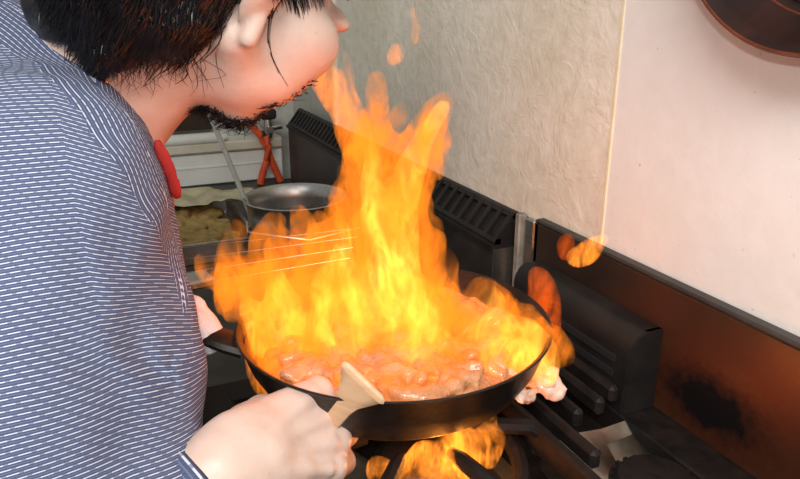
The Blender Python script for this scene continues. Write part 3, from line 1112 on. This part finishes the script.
#================================================================== HANGING PAN
HC = V(1.722, -.012, 1.332)
t = thing('hanging_pan', 'dark oiled frying pan hanging on the white wall', 'pan', tuple(HC))
Rh = rotm(math.pi / 2, 0, 0)
po = [(.0005, 0), (.10, 0), (.118, .006), (.136, .032), (.1415, .040), (.1435, .042), (.1425, .0435)]
pi_ = [(.138, .041), (.132, .032), (.115, .0095), (.109, .006), (.106, .0075), (.104, .005), (.098, .004), (.0005, .004)]
hb = obj('pan_bowl', MB().lathe(po + pi_, HC, 72, Rh), M['pan_hang'], t, angle=60)
obj('rim_ring', MB().tube([HC + V(.1415 * math.cos(a), -.0425, .1415 * math.sin(a)) for a in np.linspace(0, 2 * math.pi, 73)[:-1]], .0016, 6, closed=True, hint=(0, 1, 0)), M['glint_ring'], hb)
obj('base_ring', MB().tube([HC + V(.1165 * math.cos(a), -.0105, .1165 * math.sin(a)) for a in np.linspace(0, 2 * math.pi, 73)[:-1]], .0013, 6, closed=True, hint=(0, 1, 0)).tube([HC + V(.107 * math.cos(a), -.0072, .107 * math.sin(a)) for a in np.linspace(0, 2 * math.pi, 73)[:-1]], .0010, 6, closed=True, hint=(0, 1, 0)), M['glint_ring'], hb)  # warm glints inside the pan, modelled as orange rings
obj('pan_handle', MB().tube([HC + V(0, -.03, .135), HC + V(0, -.04, .16), HC + V(0, -.03, .25), HC + V(0, -.018, .33)], [.014, .011, .010, .012], 12, flat=.6, hint=(0, 1, 0)), M['pan_hang'], t)
t = thing('wall_hook', 'small steel hook holding up the hanging pan', 'hook', (HC[0], 0, HC[2] + .32))
obj('hook_arm', MB().tube([HC + V(0, .012, .335), HC + V(0, -.03, .322), HC + V(0, -.038, .33), HC + V(0, -.038, .345)], .003, 8), M['steel'], t)

#================================================================== THE COOK
HSC = 1.15
_t, _b = math.radians(54), math.radians(49)
_u = math.cos(_b) * Rv + math.sin(_b) * Uv
_e = math.sin(_b) * Rv - math.cos(_b) * Uv
_f = math.cos(_t) * _e + math.sin(_t) * Fv
HM = np.stack([np.cross(_f, _u), _f, _u], 1)        # crown up and forward, face turned away over the pan
HD = at(246, 48, .615) - HM @ V(.083, -.006, -.038) * HSC
H = lambda x, y, z: HD + HM @ V(x, y, z) * HSC
NB = V(1.325, -.578, 1.150)
SR, SL = V(1.52, -.595, 1.085), V(1.155, -.585, 1.105)
ER, WR = V(1.70, -.665, .815), at(243, 462, .53)
EL, WL = V(1.10, -.66, .88), V(1.355, -.565, .955)
PV = V(1.285, -.90, .80)
BASE = V(1.285, -.90, FLOOR)

verts_all, faces_all, off = [], [], 0


def push(v, f):
    global off
    verts_all.append(v)
    faces_all.append(f + off)
    off += len(v)


# trunk, legs, left arm
S = SDF((.98, -1.12, FLOOR), (1.75, -.42, 1.25), .007)
mid = (NB + PV) / 2 + V(0, -.03, .03)
S.cone(NB + V(0, -.05, -.05), mid, .085, .12, k=0).cone(mid, PV, .12, .125, k=.05)
S.cone(NB + V(0, .03, .02), NB + V(0, -.03, -.03), .056, .07, k=.03)
S.cone(NB + V(-.02, -.03, -.035), SL, .055, .052, k=.05).cone(NB + V(.02, -.03, -.035), SR, .055, .052, k=.05)
S.chain([(SL, .052), (EL, .042), (WL, .028)], k=.02)
FA = WR + (ER - WR) * .42
S.chain([(SR, .052), (ER, .042), (FA, .038)], k=.02)
for sx in (-1, 1):
    hip, kn_, an = PV + V(sx * .085, 0, -.06), V(1.285 + sx * .10, -.84, .42), V(1.285 + sx * .11, -.93, FLOOR + .09)
    S.chain([(hip, .085), (kn_, .058), (an, .04)], k=.03)
    S.cone(an + V(0, -.02, -.045), an + V(0, .14, -.055), .036, .03, k=.03)
# left hand closed on the towel and handle
c = V(1.402, -.543, .958)
S.cone(WL, c + V(-.01, 0, .012), .028, .036, k=.02)
push(*(lambda v, f: (relax(v, f, 2), f))(*S.mesh()))
# left hand fingers
S = SDF(c - .09, c + .09, .0025)
S.cone(WL, c + V(-.012, 0, .020), .024, .030, k=.015)
hdv = V(-.6, -.72, .34) / np.linalg.norm(V(-.6, -.72, .34))
for i in range(4):
    q = c + hdv * (-.03 + .021 * i)
    S.chain([(q + V(-.01, .012, .026), .0105), (q + V(.018, -.012, .024), .0095), (q + V(.024, -.014, -.004), .009), (q + V(.008, -.002, -.018), .008)], k=.004)
S.chain([(c + V(-.03, .02, .01), .012), (c + V(-.01, .035, -.005), .0105), (c + V(.012, .03, -.012), .009)], k=.006)
push(*S.mesh())

# head and neck
S = SDF((1.19, -.66, 1.04), (1.60, -.24, 1.46), .003)
S.ell(H(0, -.012, .036), (.077, .097, .088), HM, k=0)
S.ell(H(0, .030, -.025), (.064, .064, .070), HM, k=.03)
for sx in (-1, 1):
    S.cone(H(sx * .060, -.005, -.036), H(sx * .030, .066, -.072), .022, .022, k=.025)
    S.ell(H(sx * .046, .050, -.030), (.034, .042, .044), HM, k=.02)
    S.ell(H(sx * .052, .050, .004), (.036, .042, .034), HM, k=.02)
    S.ell(H(sx * .030, .080, .018), (.014, .012, .010), HM, k=.006)
S.ell(H(0, .076, -.074), (.026, .022, .020), HM, k=.025)
S.ell(H(0, .030, -.064), (.052, .055, .034), HM, k=.03)
S.cone(H(0, .088, .018), H(0, .116, -.026), .008, .0125, k=.012)
for sx in (-1, 1):
    S.ell(H(sx * .013, .104, -.030), (.009, .010, .008), HM, k=.006)
S.ell(H(0, .085, .042), (.052, .018, .014), HM, k=.02)
S.cone(H(-.018, .092, -.060), H(.018, .092, -.060), .008, .008, k=.008)
S.cone(H(-.016, .090, -.073), H(.016, .090, -.073), .008, .008, k=.008)
# neck
S.cone(H(0, -.045, -.035), NB + V(0, .0, -.005), .063, .066, k=.03)
S.cone(H(0, .0, -.060), NB + V(.0, .045, -.05), .042, .05, k=.03)
# ears
for sx in (-1, 1):
    RE = HM @ rotm(.5, sx * .25, sx * .35)
    S.ell(H(sx * .083, -.024, -.002), (.008, .019, .032), RE, k=.006)
    S.ell(H(sx * .0945, -.020, .004), (.0055, .009, .018), RE, k=.004, op='s')
    S.cone(H(sx * .082, -.014, -.016), H(sx * .082, -.009, -.031), .007, .0085, k=.005)
S.wobble(.0012, 40)
push(*(lambda v, f: (relax(v, f, 2), f))(*S.mesh()))

# right forearm and fist
S = SDF(WR + V(-.15, -.14, -.13), WR + V(.11, .14, .12), .0019)
HW = lambda a, b, c_: WR + hh * a + kk * b + nB * c_
S.cone(FA, HW(-.02, 0, 0), .037, .030, k=.01)
S.cone(FA, HW(-.02, -.006, -.004), .035, .027, k=.01)
S.cone(HW(-.02, 0, 0), HW(.012, .0, .002), .029, .029, k=.01)
# palm: four metacarpal rods
fy = [.031, .0105, -.0105, -.030]
fa = [.083, .088, .084, .074]
for i in range(4):
    S.cone(HW(.0, fy[i] * .62, -.001), HW(fa[i], fy[i], -.002 - .004 * (i == 3)), .021, .0138 - .001 * (i == 3), k=.014)
S.ell(HW(.04, .004, -.014), (.034, .044, .018), np.stack([kk, hh, nB], 1), k=.012)
for i in range(4):      # tendons on the back of the hand
    S.cone(HW(.022, fy[i] * .5, .0185), HW(fa[i] - .012, fy[i] * .98, .0115), .0035, .0045, k=.009)
# fingers curled round the handle
fl_ = [1.0, 1.06, 1.0, .84]
for i in range(4):
    K = HW(fa[i], fy[i], -.003)
    s_ = fl_[i]
    p1 = K + hh * .030 * s_ - nB * .026 * s_
    p2 = p1 - hh * .012 * s_ - nB * .024 * s_
    p3 = p2 - hh * .021 * s_ + nB * .002
    S.chain([(K, .0128), (p1, .0112), (p2, .0098), (p3, .0088)], k=.0035)
    S.ell(K + nB * .0075, (.0085, .0085, .0075), k=.006)
# thumb leaves the side of the palm and presses along the handle
S.chain([(HW(.018, .026, -.016), .017), (HW(.046, .032, -.032), .0135), (HW(.070, .022, -.044), .0112), (HW(.088, .006, -.048), .0095)], k=.008)
S.wobble(.0009, 70)
v, f = S.mesh()
push(relax(v, f, 2), f)
body = link('person', np.concatenate(verts_all), np.concatenate(faces_all), M['skin'], None, tuple(BASE), True, None, False)
tag(body, 'cook in a navy striped jacket leaning over the flaming pan', 'person')

for sx in (-1, 1):
    e = obj('eye', MB().lathe([(.0005, -.012)] + [(.012 * math.sin(a), -.012 * math.cos(a)) for a in np.linspace(.2, 2.9, 12)] + [(.0005, .012)], H(sx * .030, .0825, .018), 20, rotm(-math.pi / 2, 0, 0)), M['eye'], body)
    obj('iris', MB().lathe([(.0005, .0126), (.0035, .0122), (.0055, .0112)], H(sx * .030, .0825, .018), 20, rotm(-math.pi / 2, 0, 0)), M['iris'], e)

# ---- jacket: one distance field, split at the armhole seam into body and sleeve
S = SDF((.96, -1.13, .70), (1.80, -.42, 1.30), .0045)
S.cone(NB + V(0, -.06, -.05), mid, .115, .150, k=0).cone(mid, PV + V(0, 0, .0), .150, .155, k=.05)
S.cone(NB + V(.02, -.02, -.03), SR + V(-.01, 0, 0), .078, .080, k=.06)
S.cone(NB + V(-.02, -.02, -.03), SL + V(.01, 0, 0), .078, .080, k=.06)
S.cone(NB + V(-.02, .01, .01), NB + V(0, -.05, -.02), .072, .088, k=.04)           # collar stand
S.cone(V(1.405, -.568, 1.05), V(1.46, -.590, .86), .058, .080, k=.06)                # chest front
CUF = WR + (ER - WR) * .27
S.chain([(SR, .088), ((SR + ER) / 2 + V(-.01, -.01, .01), .095), (ER + V(-.02, .01, .01), .088), (CUF + (ER - CUF) * .45, .072), (CUF, .045)], k=.05)
S.chain([(at(92, 205, .64), .058), (at(98, 300, .60), .062), (at(104, 385, .56), .064), (at(106, 430, .54), .053)], k=.05)
S.chain([(SL, .085), (EL, .075), (V(1.25, -.61, .91), .055)], k=.05)
# folds
def fold(a, b, r, k=.012, op='s'):
    S.cone(a, b, r, r * .6, k, op)
v0 = S.a.copy()
# neck opening
S.cone(NB + V(.0, .20, .07), NB + V(-.005, -.05, -.02), .070, .062, k=.008, op='s')
S.cone(NB + V(.0, .02, -.02), NB + V(-.02, .12, -.13), .062, .05, k=.01, op='s')
# sleeve mouth
S.half(CUF + V(.002, .018, .001), V(.08, .97, .12), 0) if False else None
S.wobble(.006, 9)
S.wobble(.003, 26)
v, f = S.mesh()
v = relax(v, f, 4)
# flatten the cuff end and scoop it
cd = (WR - CUF) / np.linalg.norm(WR - CUF)
# stripes
seam_a, seam_b = at(52, 90, .64), at(122, 430, .53)
sd = np.cross(seam_b - seam_a, CAM - (seam_a + seam_b) / 2)
sd /= np.linalg.norm(sd)
if sd[1] < 0:
    sd = -sd
side = (v - seam_a) @ sd            # >0 : chest side
lowz = .985
bend = NZ(v[:, 0] * 9, v[:, 1] * 9, v[:, 2] * 9)
bend2 = NZ(v[:, 0] * 22 + 5, v[:, 1] * 22, v[:, 2] * 22)
cdir = V(.57, .47, -.67)
vb_ = None
fc0 = np.cross(v[f[:, 2]] - v[f[:, 0]], v[f[:, 3]] - v[f[:, 1]])


def stripe_axis(px, py, d, slope):
    q = at(px, py, d)
    i = np.argmin(((v[f[:, 0]] - q) ** 2).sum(1))
    near = np.argsort(((v[f[:, 0]] - v[f[i, 0]]) ** 2).sum(1))[:60]
    n_ = fc0[near].mean(0)
    n_ /= np.linalg.norm(n_)
    vd = q - CAM
    vd /= np.linalg.norm(vd)
    t_ = Rv + slope * Uv
    T = t_ - vd * (t_ @ n_) / (vd @ n_)
    p_ = np.cross(n_, T)
    p_ /= np.linalg.norm(p_)
    print('AXIS', px, py, p_, n_)
    return p_


vs_ = stripe_axis(50, 330, .52, .22)
SLANT = 120.
from mathutils.bvhtree import BVHTree
JT = BVHTree.FromPolygons([tuple(q) for q in v], [tuple(map(int, q)) for q in f])


def on_jacket(px, py):
    for k_ in range(40):
        d_ = Fv + Rv * (px - k_ - 400) / FPX - Uv * (py - 239.5) / FPX
        h_ = JT.ray_cast(Vector(CAM), Vector(d_))
        if h_[0] is not None and (np.array(h_[0]) - CAM) @ Fv < .9:
            return np.array(h_[0])
    return at(px, py, .65)


# gathered folds at the bend of the elbow
pk = on_jacket(172, 372)
rel = v - pk
rr_ = np.linalg.norm(rel, axis=1)
ang_ = np.arctan2(rel @ Uv, rel @ Rv)
gs_ = np.exp(-(rr_ / .045) ** 2)
v = v + (Rv * .3 - Fv * .9)[None, :] * (gs_ * .0022 * np.sin(ang_ * 6 + rr_ * 90))[:, None]
for (fx, fy, gx, gy, am) in ((90, 200, 118, 330, .003), (60, 300, 150, 400, .003), (110, 340, 170, 420, .003)):
    fa_, fb_ = on_jacket(fx, fy), on_jacket(gx, gy)
    ba = fb_ - fa_
    tt_ = np.clip((v - fa_) @ ba / (ba @ ba), 0, 1)
    d_ = np.linalg.norm(v - fa_ - tt_[:, None] * ba, axis=1)
    v = v + (-Fv)[None, :] * (am * (np.exp(-(d_ / .010) ** 2) - .6 * np.exp(-((d_ - .018) / .010) ** 2)) * np.sin(np.pi * np.clip(tt_, .05, 1)))[:, None]
bend = bend + gs_ * 1.6 * (rel @ Rv - .5 * (rel @ Uv)) / .03
s_sleeve = (v @ vs_) / .0033 + bend * 2.0 + bend2 * .7
# right of the armhole seam the stripes slant down towards the chest, less so lower down
slant = np.clip((v[:, 2] - .90) / .20, 0.1, 1)
s_body = s_sleeve + SLANT * np.clip(side, 0, None) * slant
# collar band: stripes run along the neck edge
edge = [on_jacket(*q) for q in ((6, 2), (30, 18), (62, 46), (92, 74), (118, 104), (140, 138), (158, 180), (172, 240), (185, 310), (196, 390))]
print('EDGE', [tuple(np.round(q, 3)) for q in edge])
dist = np.full(len(v), 9.)
along = np.zeros(len(v))
acc_ = 0
for a_, b_ in zip(edge, edge[1:]):
    ba = b_ - a_
    L_ = np.linalg.norm(ba)
    tt_ = np.clip((v - a_) @ ba / L_ ** 2, 0, 1)
    d_ = np.linalg.norm(v - a_ - tt_[:, None] * ba, axis=1)
    mk = d_ < dist
    dist[mk] = d_[mk]
    along[mk] = acc_ + tt_[mk] * L_
    acc_ += L_
s_collar = dist / .0052 + bend2 * .4
t_collar = along / .007
band = dist < np.interp(along, [0, .1, .25, .33, .42], [.05, .05, .045, .03, .0])
t_sleeve = (v @ V(.33, .94, .2)) / .007
isbody = side > 0
# below the chest the sleeve runs on past the seam, so its stripes turn round the elbow
cen = at(178, 378, .57)
right = (v - CUF) @ V(1, 0, 0) > -.9


def split(mask_faces):
    ids = np.unique(f[mask_faces])
    mp_ = np.full(len(v), -1)
    mp_[ids] = np.arange(len(ids))
    return ids, mp_[f[mask_faces]]


# decide per face
fc = v[f].mean(1)
fside = (fc - seam_a) @ sd
isR = fc[:, 0] > 1.30
fband = band[f].sum(1) >= 2
fband &= isR
fs_mask = isR & (fside < 0) & (fc[:, 1] > -.84) & ~fband
for name, mk, s_, t_ in (('jacket_body', ~fs_mask & ~fband, s_body, t_sleeve), ('jacket_sleeve', fs_mask, s_sleeve, t_sleeve), ('collar_band', fband, s_collar, t_collar)):
    ids, ff = split(mk)
    o = link(name, v[ids], ff, M['stripe'], body, (0, 0, 0), True, None, False)
    for an, arr in (('warp', s_), ('weft', t_)):
        at_ = o.data.attributes.new(an, 'FLOAT', 'POINT')
        at_.data.foreach_set('value', arr[ids].astype(np.float32))
    if name == 'jacket_sleeve':
        sleeve = o
    elif name == 'jacket_body':
        jbody = o
# cuff hem band
Fm = frame_z(cd)
ring = []
for rr_, ww in ((.040, .012), (.045, .009), (.048, -.004), (.046, -.018)):
    ring.append([CUF + cd * (ww + .018) + rr_ * (Fm[:, 0] * math.cos(a) + Fm[:, 1] * math.sin(a)) for a in np.linspace(0, 2 * math.pi, 41)[:-1]])
vs, fs = [p for r in ring for p in r], []
for i in range(3):
    for k in range(40):
        fs.append((i * 40 + k, i * 40 + (k + 1) % 40, (i + 1) * 40 + (k + 1) % 40, (i + 1) * 40 + k))
ho = link('cuff_hem', vs, fs, M['stripe'], sleeve, (0, 0, 0), True, None)
vv = np.array(vs)
for an, arr in (('warp', (vv @ cd) / .009), ('weft', np.tile(np.arange(40) / 2., 4))):
    at_ = ho.data.attributes.new(an, 'FLOAT', 'POINT')
    at_.data.foreach_set('value', arr.astype(np.float32))
md = ho.modifiers.new('thickness', 'SOLIDIFY')
md.thickness = .003

# red undershirt showing at nape and throat
S = SDF((1.20, -.70, .96), (1.50, -.40, 1.30), .004)
S.cone(NB + V(0, .015, .0), NB + V(0, -.06, -.04), .071, .095, k=0)
S.cone(NB + V(.015, .012, -.03), V(1.412, -.553, 1.045), .060, .067, k=.03)
S.cone(NB + V(.0, .20, .07), NB + V(-.0, -.05, -.01), .072, .0665, k=.006, op='s')
S.cone(NB + V(.0, .03, -.02), NB + V(-.02, .14, -.13), .062, .05, k=.01, op='s')
S.wobble(.003, 20)
for pp in (((8, -14), (18, -4), (27, 8), (36, 22), (44, 32)), ((151, 146), (157, 158), (163, 172), (168, 188), (170, 197))):
    q = [on_jacket(*p_) + Fv * .006 + Rv * .0035 + Uv * .002 for p_ in pp]
    S.chain([(p_, .0048) for p_ in q], k=.006)
sdf_obj('undershirt', S, M['red_cloth'], body)
# trousers and shoes
S = SDF((1.05, -1.10, FLOOR + .05), (1.52, -.66, .87), .007)
S.cone(PV + V(-.05, 0, -.01), PV + V(.05, 0, -.01), .13, .13, k=.02)
for sx in (-1, 1):
    hip, kn_, an = PV + V(sx * .085, 0, -.06), V(1.285 + sx * .10, -.84, .42), V(1.285 + sx * .11, -.93, FLOOR + .13)
    S.chain([(hip, .105), (kn_, .078), (an, .062)], k=.03)
S.wobble(.006, 14)
sdf_obj('trousers', S, M['black_cloth'], body)
for sx in (-1, 1):
    an = V(1.285 + sx * .11, -.93, FLOOR)
    S = SDF(an + V(-.08, -.12, 0), an + V(.08, .24, .12), .005)
    S.cone(an + V(0, -.04, .045), an + V(0, .16, .038), .046, .042, k=0).cone(an + V(0, -.02, .06), an + V(0, -.02, .09), .05, .05, k=.02)
    v_, f_ = S.mesh()
    v_[:, 2] = np.maximum(v_[:, 2], FLOOR + .001)
    link('shoe', v_, f_, M['shoe'], body, (0, 0, 0), True, None, False)

# ---- hair
def bvh(*objs):
    vs, fs = [], []
    for o in objs:
        n0 = len(vs)
        vs += [tuple(o.matrix_basis @ q.co) if o.parent is None else tuple(o.parent.matrix_basis @ q.co) for q in o.data.vertices]
        fs += [tuple(i + n0 for i in p.vertices) for p in o.data.polygons]
    return BVHTree.FromPolygons(vs, fs)


body.matrix_basis = Matrix.Translation(body.location)
TB = bvh(body)
TJ = bvh(body, jbody, sleeve)


def depth(tree, px, py, dflt=.66):
    d = Fv + Rv * (px - 400) / FPX - Uv * (py - 239.5) / FPX
    h = tree.ray_cast(Vector(CAM), Vector(d))
    if h[0] is None:
        return dflt
    return float((np.array(h[0]) - CAM) @ Fv)


S = SDF((1.10, -.76, 1.08), (1.62, -.20, 1.52), .0044)
S.ell(H(0, -.018, .050), (.088 * HSC, .106 * HSC, .092 * HSC), HM, k=0)
S.ell(H(0, .125, -.022), (.14, .135, .135), HM, k=.008, op='s')      # face
S.ell(H(.095, .065, .015), (.06, .062, .045), HM, k=.006, op='s')
S.ell(H(-.095, .065, .015), (.06, .062, .045), HM, k=.006, op='s')
S.ell(H(.105, .035, .012), (.062, .055, .056), HM, k=.006, op='s')
S.ell(H(-.105, .035, .012), (.062, .055, .056), HM, k=.006, op='s')
for bx_, by_, bz_, br_ in ((-.02, -.10, -.005, .052), (-.05, -.075, -.03, .05), (-.055, -.05, -.05, .042), (-.03, -.105, -.035, .045), (-.04, -.12, .01, .045)):
    S.ell(H(bx_, by_, bz_), (br_,) * 3, k=.02)
S.ell(H(.105, -.004, -.018), (.050, .060, .064), HM, k=.006, op='s')   # around the ears
S.ell(H(-.105, -.004, -.018), (.050, .060, .064), HM, k=.006, op='s')
# thick hair hanging over the nape onto the collar
for px, py, r in ((196, -6, .022), (188, 20, .020), (166, 34, .021), (140, 38, .022), (114, 36, .023), (92, 44, .018), (72, 20, .020),
                  (96, 8, .026), (128, 6, .028), (160, 4, .028), (58, -6, .022), (90, -30, .035), (130, -35, .036), (172, -35, .036), (205, -40, .036), (60, -34, .026), (46, 4, .018), (58, 24, .018)):
    db = depth(TJ, px, py, 9)
    if db < .80:
        S.ell(at(px, py, db + .002), (r, r, r), k=.016)
S.wobble(.007, 34)
S.wobble(.004, 80)
hair = sdf_obj('hair', S, M['hair'], body, it=1)
TH = bvh(body, hair, jbody)
hs = MB()
rg = np.random.default_rng(21)


def strand(P, r0, n=7):
    if P is None:
        return None, None
    P = np.array(P, float)
    tt = np.linspace(0, len(P) - 1, n)
    k_ = len(P)
    Q = []
    for q in tt:
        i = min(int(q), k_ - 2)
        u = q - i
        p0, p1, p2, p3 = P[max(i - 1, 0)], P[i], P[i + 1], P[min(i + 2, k_ - 1)]
        Q.append(.5 * (2 * p1 + (p2 - p0) * u + (2 * p0 - 5 * p1 + 4 * p2 - p3) * u * u + (3 * p1 - p0 - 3 * p2 + p3) * u ** 3))
    return Q, list(np.linspace(r0, r0 * .25, n))


def onto(tree, pts, lift):
    """follow the surface, a little proud of it"""
    dd = [depth(tree, x, y, None) for x, y in pts]
    if any(q is None for q in dd) or max(dd) - min(dd) > .09 or max(dd) > .85:
        return None
    return [at(x, y, q - l_) for (x, y), q, l_ in zip(pts, dd, lift)]


low = np.array([(36, 2), (48, 28), (66, 52), (84, 76), (92, 84), (104, 74), (122, 66), (142, 70), (160, 64), (180, 66), (196, 50), (206, 22)], float)
for i in range(2600):
    u = rg.random() * (len(low) - 1)
    j = int(u)
    e = low[j] + (low[j + 1] - low[j]) * (u - j)
    up = abs(rg.normal(0, 26)) if i % 3 else 70 * rg.random()
    e = e + np.array([rg.normal(0, 5) + up * .15, rg.normal(3, 6) - up])
    ln = 28 + 30 * rg.random()
    root = e + np.array([ln * .42 + rg.normal(0, 8), -ln])
    midp = (root + e) / 2 + np.array([rg.normal(3, 5), rg.normal(0, 3)])
    l0 = .002 + .004 * rg.random()
    Q, r = strand(onto(TH, (root, midp, e), (l0 - .003, l0 + .001, l0 + rg.normal(0, .002))), .0005 + .0006 * rg.random())
    if Q is not None:
        hs.tube(Q, r, 3, cap=False)
# fine stray hairs on the neck and cheek
for P_, r_ in (([(226, -10), (219, 25), (216, 55), (220, 82), (229, 104)], .0008), ([(229, -8), (220, 30), (216, 60), (224, 88)], .0006), ([(222, -10), (214, 40), (213, 80), (222, 108)], .0004),
               ([(287, -12), (272, 10), (268, 40), (274, 62), (288, 86)], .0010), ([(284, -12), (270, 14), (269, 44), (279, 74)], .0008), ([(290, -8), (276, 8), (270, 30), (272, 55), (284, 80)], .0005)):
    Q, r = strand(onto(TH, P_, [.0015] * len(P_)), r_, 14)
    if Q is not None:
        hs.tube(Q, r, 4, cap=False)
for i in range(150):
    x = 274 + 52 * rg.random()
    e = np.array([x + rg.normal(0, 4), 10 + rg.normal(0, 5) - abs(x - 305) * .3])
    Q, r = strand(onto(TH, (e + [-18, -40], e + [-4, -15], e), (.001, .004, .004)), .0007)
    if Q is not None:
        hs.tube(Q, r, 3, cap=False)
for i in range(60):
    x = 108 + 97 * rg.random()
    y = 66 + rg.normal(0, 4)
    a, b = rg.normal(0, 9), 12 + 18 * rg.random()
    Q, r = strand(onto(TH, ((x, y - 10), (x + a, y + b * .5), (x + a * .6 + rg.normal(0, 8), y + b)), (.002, .0015, .001)), .00035)
    if Q is not None:
        hs.tube(Q, r, 3, cap=False)
# combed from the whorl over the crown and the back of the head
for i in range(1500):
    a_ = rg.random() * 6.283
    th0 = rg.random() * 1.5
    tip_ = th0 + .35 + .25 * rg.random()
    P_ = []
    for q_ in np.linspace(th0, tip_, 4):
        n_ = V(math.sin(q_) * math.cos(a_ + .2 * q_), math.sin(q_) * math.sin(a_ + .2 * q_), math.cos(q_))
        n_ = rotm(.45, 0, 0) @ n_
        P_.append((n_[0] * .0885, -.018 + n_[1] * .1065, .05 + n_[2] * .0925))
    if P_[-1][1] > .085 - max(0, .10 - P_[-1][2]) * 1.2 or P_[-1][2] < -.02:
        continue
    Q, r = strand([H(*p_) + (H(*p_) - H(0, -.018, .05)) * .02 for p_ in P_], .0008 + .0006 * rg.random())
    hs.tube(Q, r, 3, cap=False)
obj('hair_strands', hs, M['hair'], hair)
# ---- beard along the jaw and under the chin
bd = MB()
for i in range(620):
    s_ = rg.random()
    x = 192 + 122 * s_
    # outline of the jaw on this column
    y0 = 60.
    for yy in range(150, 50, -2):
        if depth(TB, x, yy, 9) < 1.2:
            y0 = yy
            break
    thick = np.interp(x, [192, 212, 245, 264, 313], [.3, .9, .9, .25, .2])
    if x > 262 and rg.random() < .7:
        continue
    x += rg.normal(0, 2)
    ln = (4 + 9 * rg.random()) * thick
    yr = y0 - 1 - abs(rg.normal(0, 3.5)) * thick
    d0 = depth(TB, x, yr, depth(TB, x, yr - 4))
    Q, r = strand([at(x, yr, d0 + .001), at(x - 1 + rg.normal(0, 3), yr + ln * .6, d0 + rg.normal(0, .004)), at(x - 4 + rg.normal(0, 6), yr + ln + rg.normal(0, 2), d0 + rg.normal(0, .006))], .0004 + .0004 * rg.random())
    bd.tube(Q, r, 3, cap=False)
obj('beard', bd, M['hair'], body)

# gold chain along the collar
pts = []
lk = MB()
path = onto(TB, [(88, 52), (94, 64), (101, 77), (108, 90), (115, 103), (122, 117), (128, 130)], [.0015] * 7)
P = np.array(path if path is not None else [at(88, 52, .62), at(128, 130, .62)])
N_ = 30
tt = np.linspace(0, len(P) - 1, N_)
Q = np.stack([np.interp(tt, np.arange(len(P)), P[:, i]) for i in range(3)], 1)
for i in range(N_ - 1):
    d_ = Q[i + 1] - Q[i]
    Fq = frame_z(d_, (Fv[0], Fv[1], Fv[2]))
    A_, B_ = (Fq[:, 0], Fq[:, 1]) if i % 2 else (Fq[:, 1], Fq[:, 0])
    cc_ = (Q[i] + Q[i + 1]) / 2
    dn = d_ / np.linalg.norm(d_)
    lk.tube([cc_ + dn * .0030 * math.cos(a) + A_ * .0024 * math.sin(a) for a in np.linspace(0, 2 * math.pi, 11)[:-1]], .0009, 6, closed=True)
obj('necklace', lk, M['gold'], body)

#================================================================== TOWEL
c = at(184, 321, .672)
S = SDF(c - .09, c + .09, .003)
hd = V(.045, .055, -.03)
S.cone(c - hd * .6, c + hd * .2, .025, .022, k=0)
S.ell(c + hd * .26 + V(.004, .0, -.004), (.020, .022, .015), rotm(.3, .2, .5), k=.012)
S.ell(c + hd * .0 + V(.006, .006, .013), (.018, .022, .010), rotm(.2, .4, .9), k=.01)
S.wobble(.006, 36)
S.wobble(.003, 90)
tag(sdf_obj('towel', S, M['towel'], None, tuple(c)), 'folded white towel wrapped around the pan handle', 'towel')

#================================================================== LIGHT
def light(name, kind, loc, power, col=(1, 1, 1), **kw):
    l_ = bpy.data.lights.new(name, kind)
    l_.energy = power
    l_.color = col
    for k_, v_ in kw.items():
        setattr(l_, k_, v_)
    o = bpy.data.objects.new(name, l_)
    o.location = loc
    COL.objects.link(o)
    return o


fl_loc = CAM - Fv * .06 + Uv * .055 - Rv * .01
fo = light('camera_flash', 'SPOT', tuple(fl_loc), 5.5, (1, .98, .95), shadow_soft_size=.012, spot_size=math.radians(95), spot_blend=.6)
fo.matrix_world = Matrix(((Rv[0], Uv[0], -Fv[0], fl_loc[0]), (Rv[1], Uv[1], -Fv[1], fl_loc[1]), (Rv[2], Uv[2], -Fv[2], fl_loc[2]), (0, 0, 0, 1)))
light('fire_light', 'POINT', (PC[0], PC[1] + .02, 1.0), 0.2, (1, .42, .08), shadow_soft_size=.07)
light('burner_light', 'POINT', (FB[0] + .04, FB[1] + .02, RT + .03), .5, (1, .35, .06), shadow_soft_size=.02)
lo = light('ceiling_lamp', 'AREA', (2.75, -.95, 2.15), 33, (1, .99, .97), shape='RECTANGLE', size=1.2, size_y=.5)
lo.rotation_euler = (Vector((1.45, -.25, 1.05)) - Vector((2.75, -.95, 2.15))).to_track_quat('-Z', 'Y').to_euler()
W = bpy.data.worlds.new('kitchen_ambient')
SC.world = W
W.use_nodes = True
W.node_tree.nodes['Background'].inputs['Color'].default_value = (.92, .97, .98, 1)
W.node_tree.nodes['Background'].inputs['Strength'].default_value = .36

SC.view_settings.view_transform = 'Standard'
SC.view_settings.look = 'None'
SC.view_settings.gamma = 1
SC.view_settings.exposure = 0
SC.cycles.volume_step_rate = .5
SC.cycles.volume_max_steps = 256
SC.cycles.max_bounces = 6
SC.cycles.transparent_max_bounces = 16
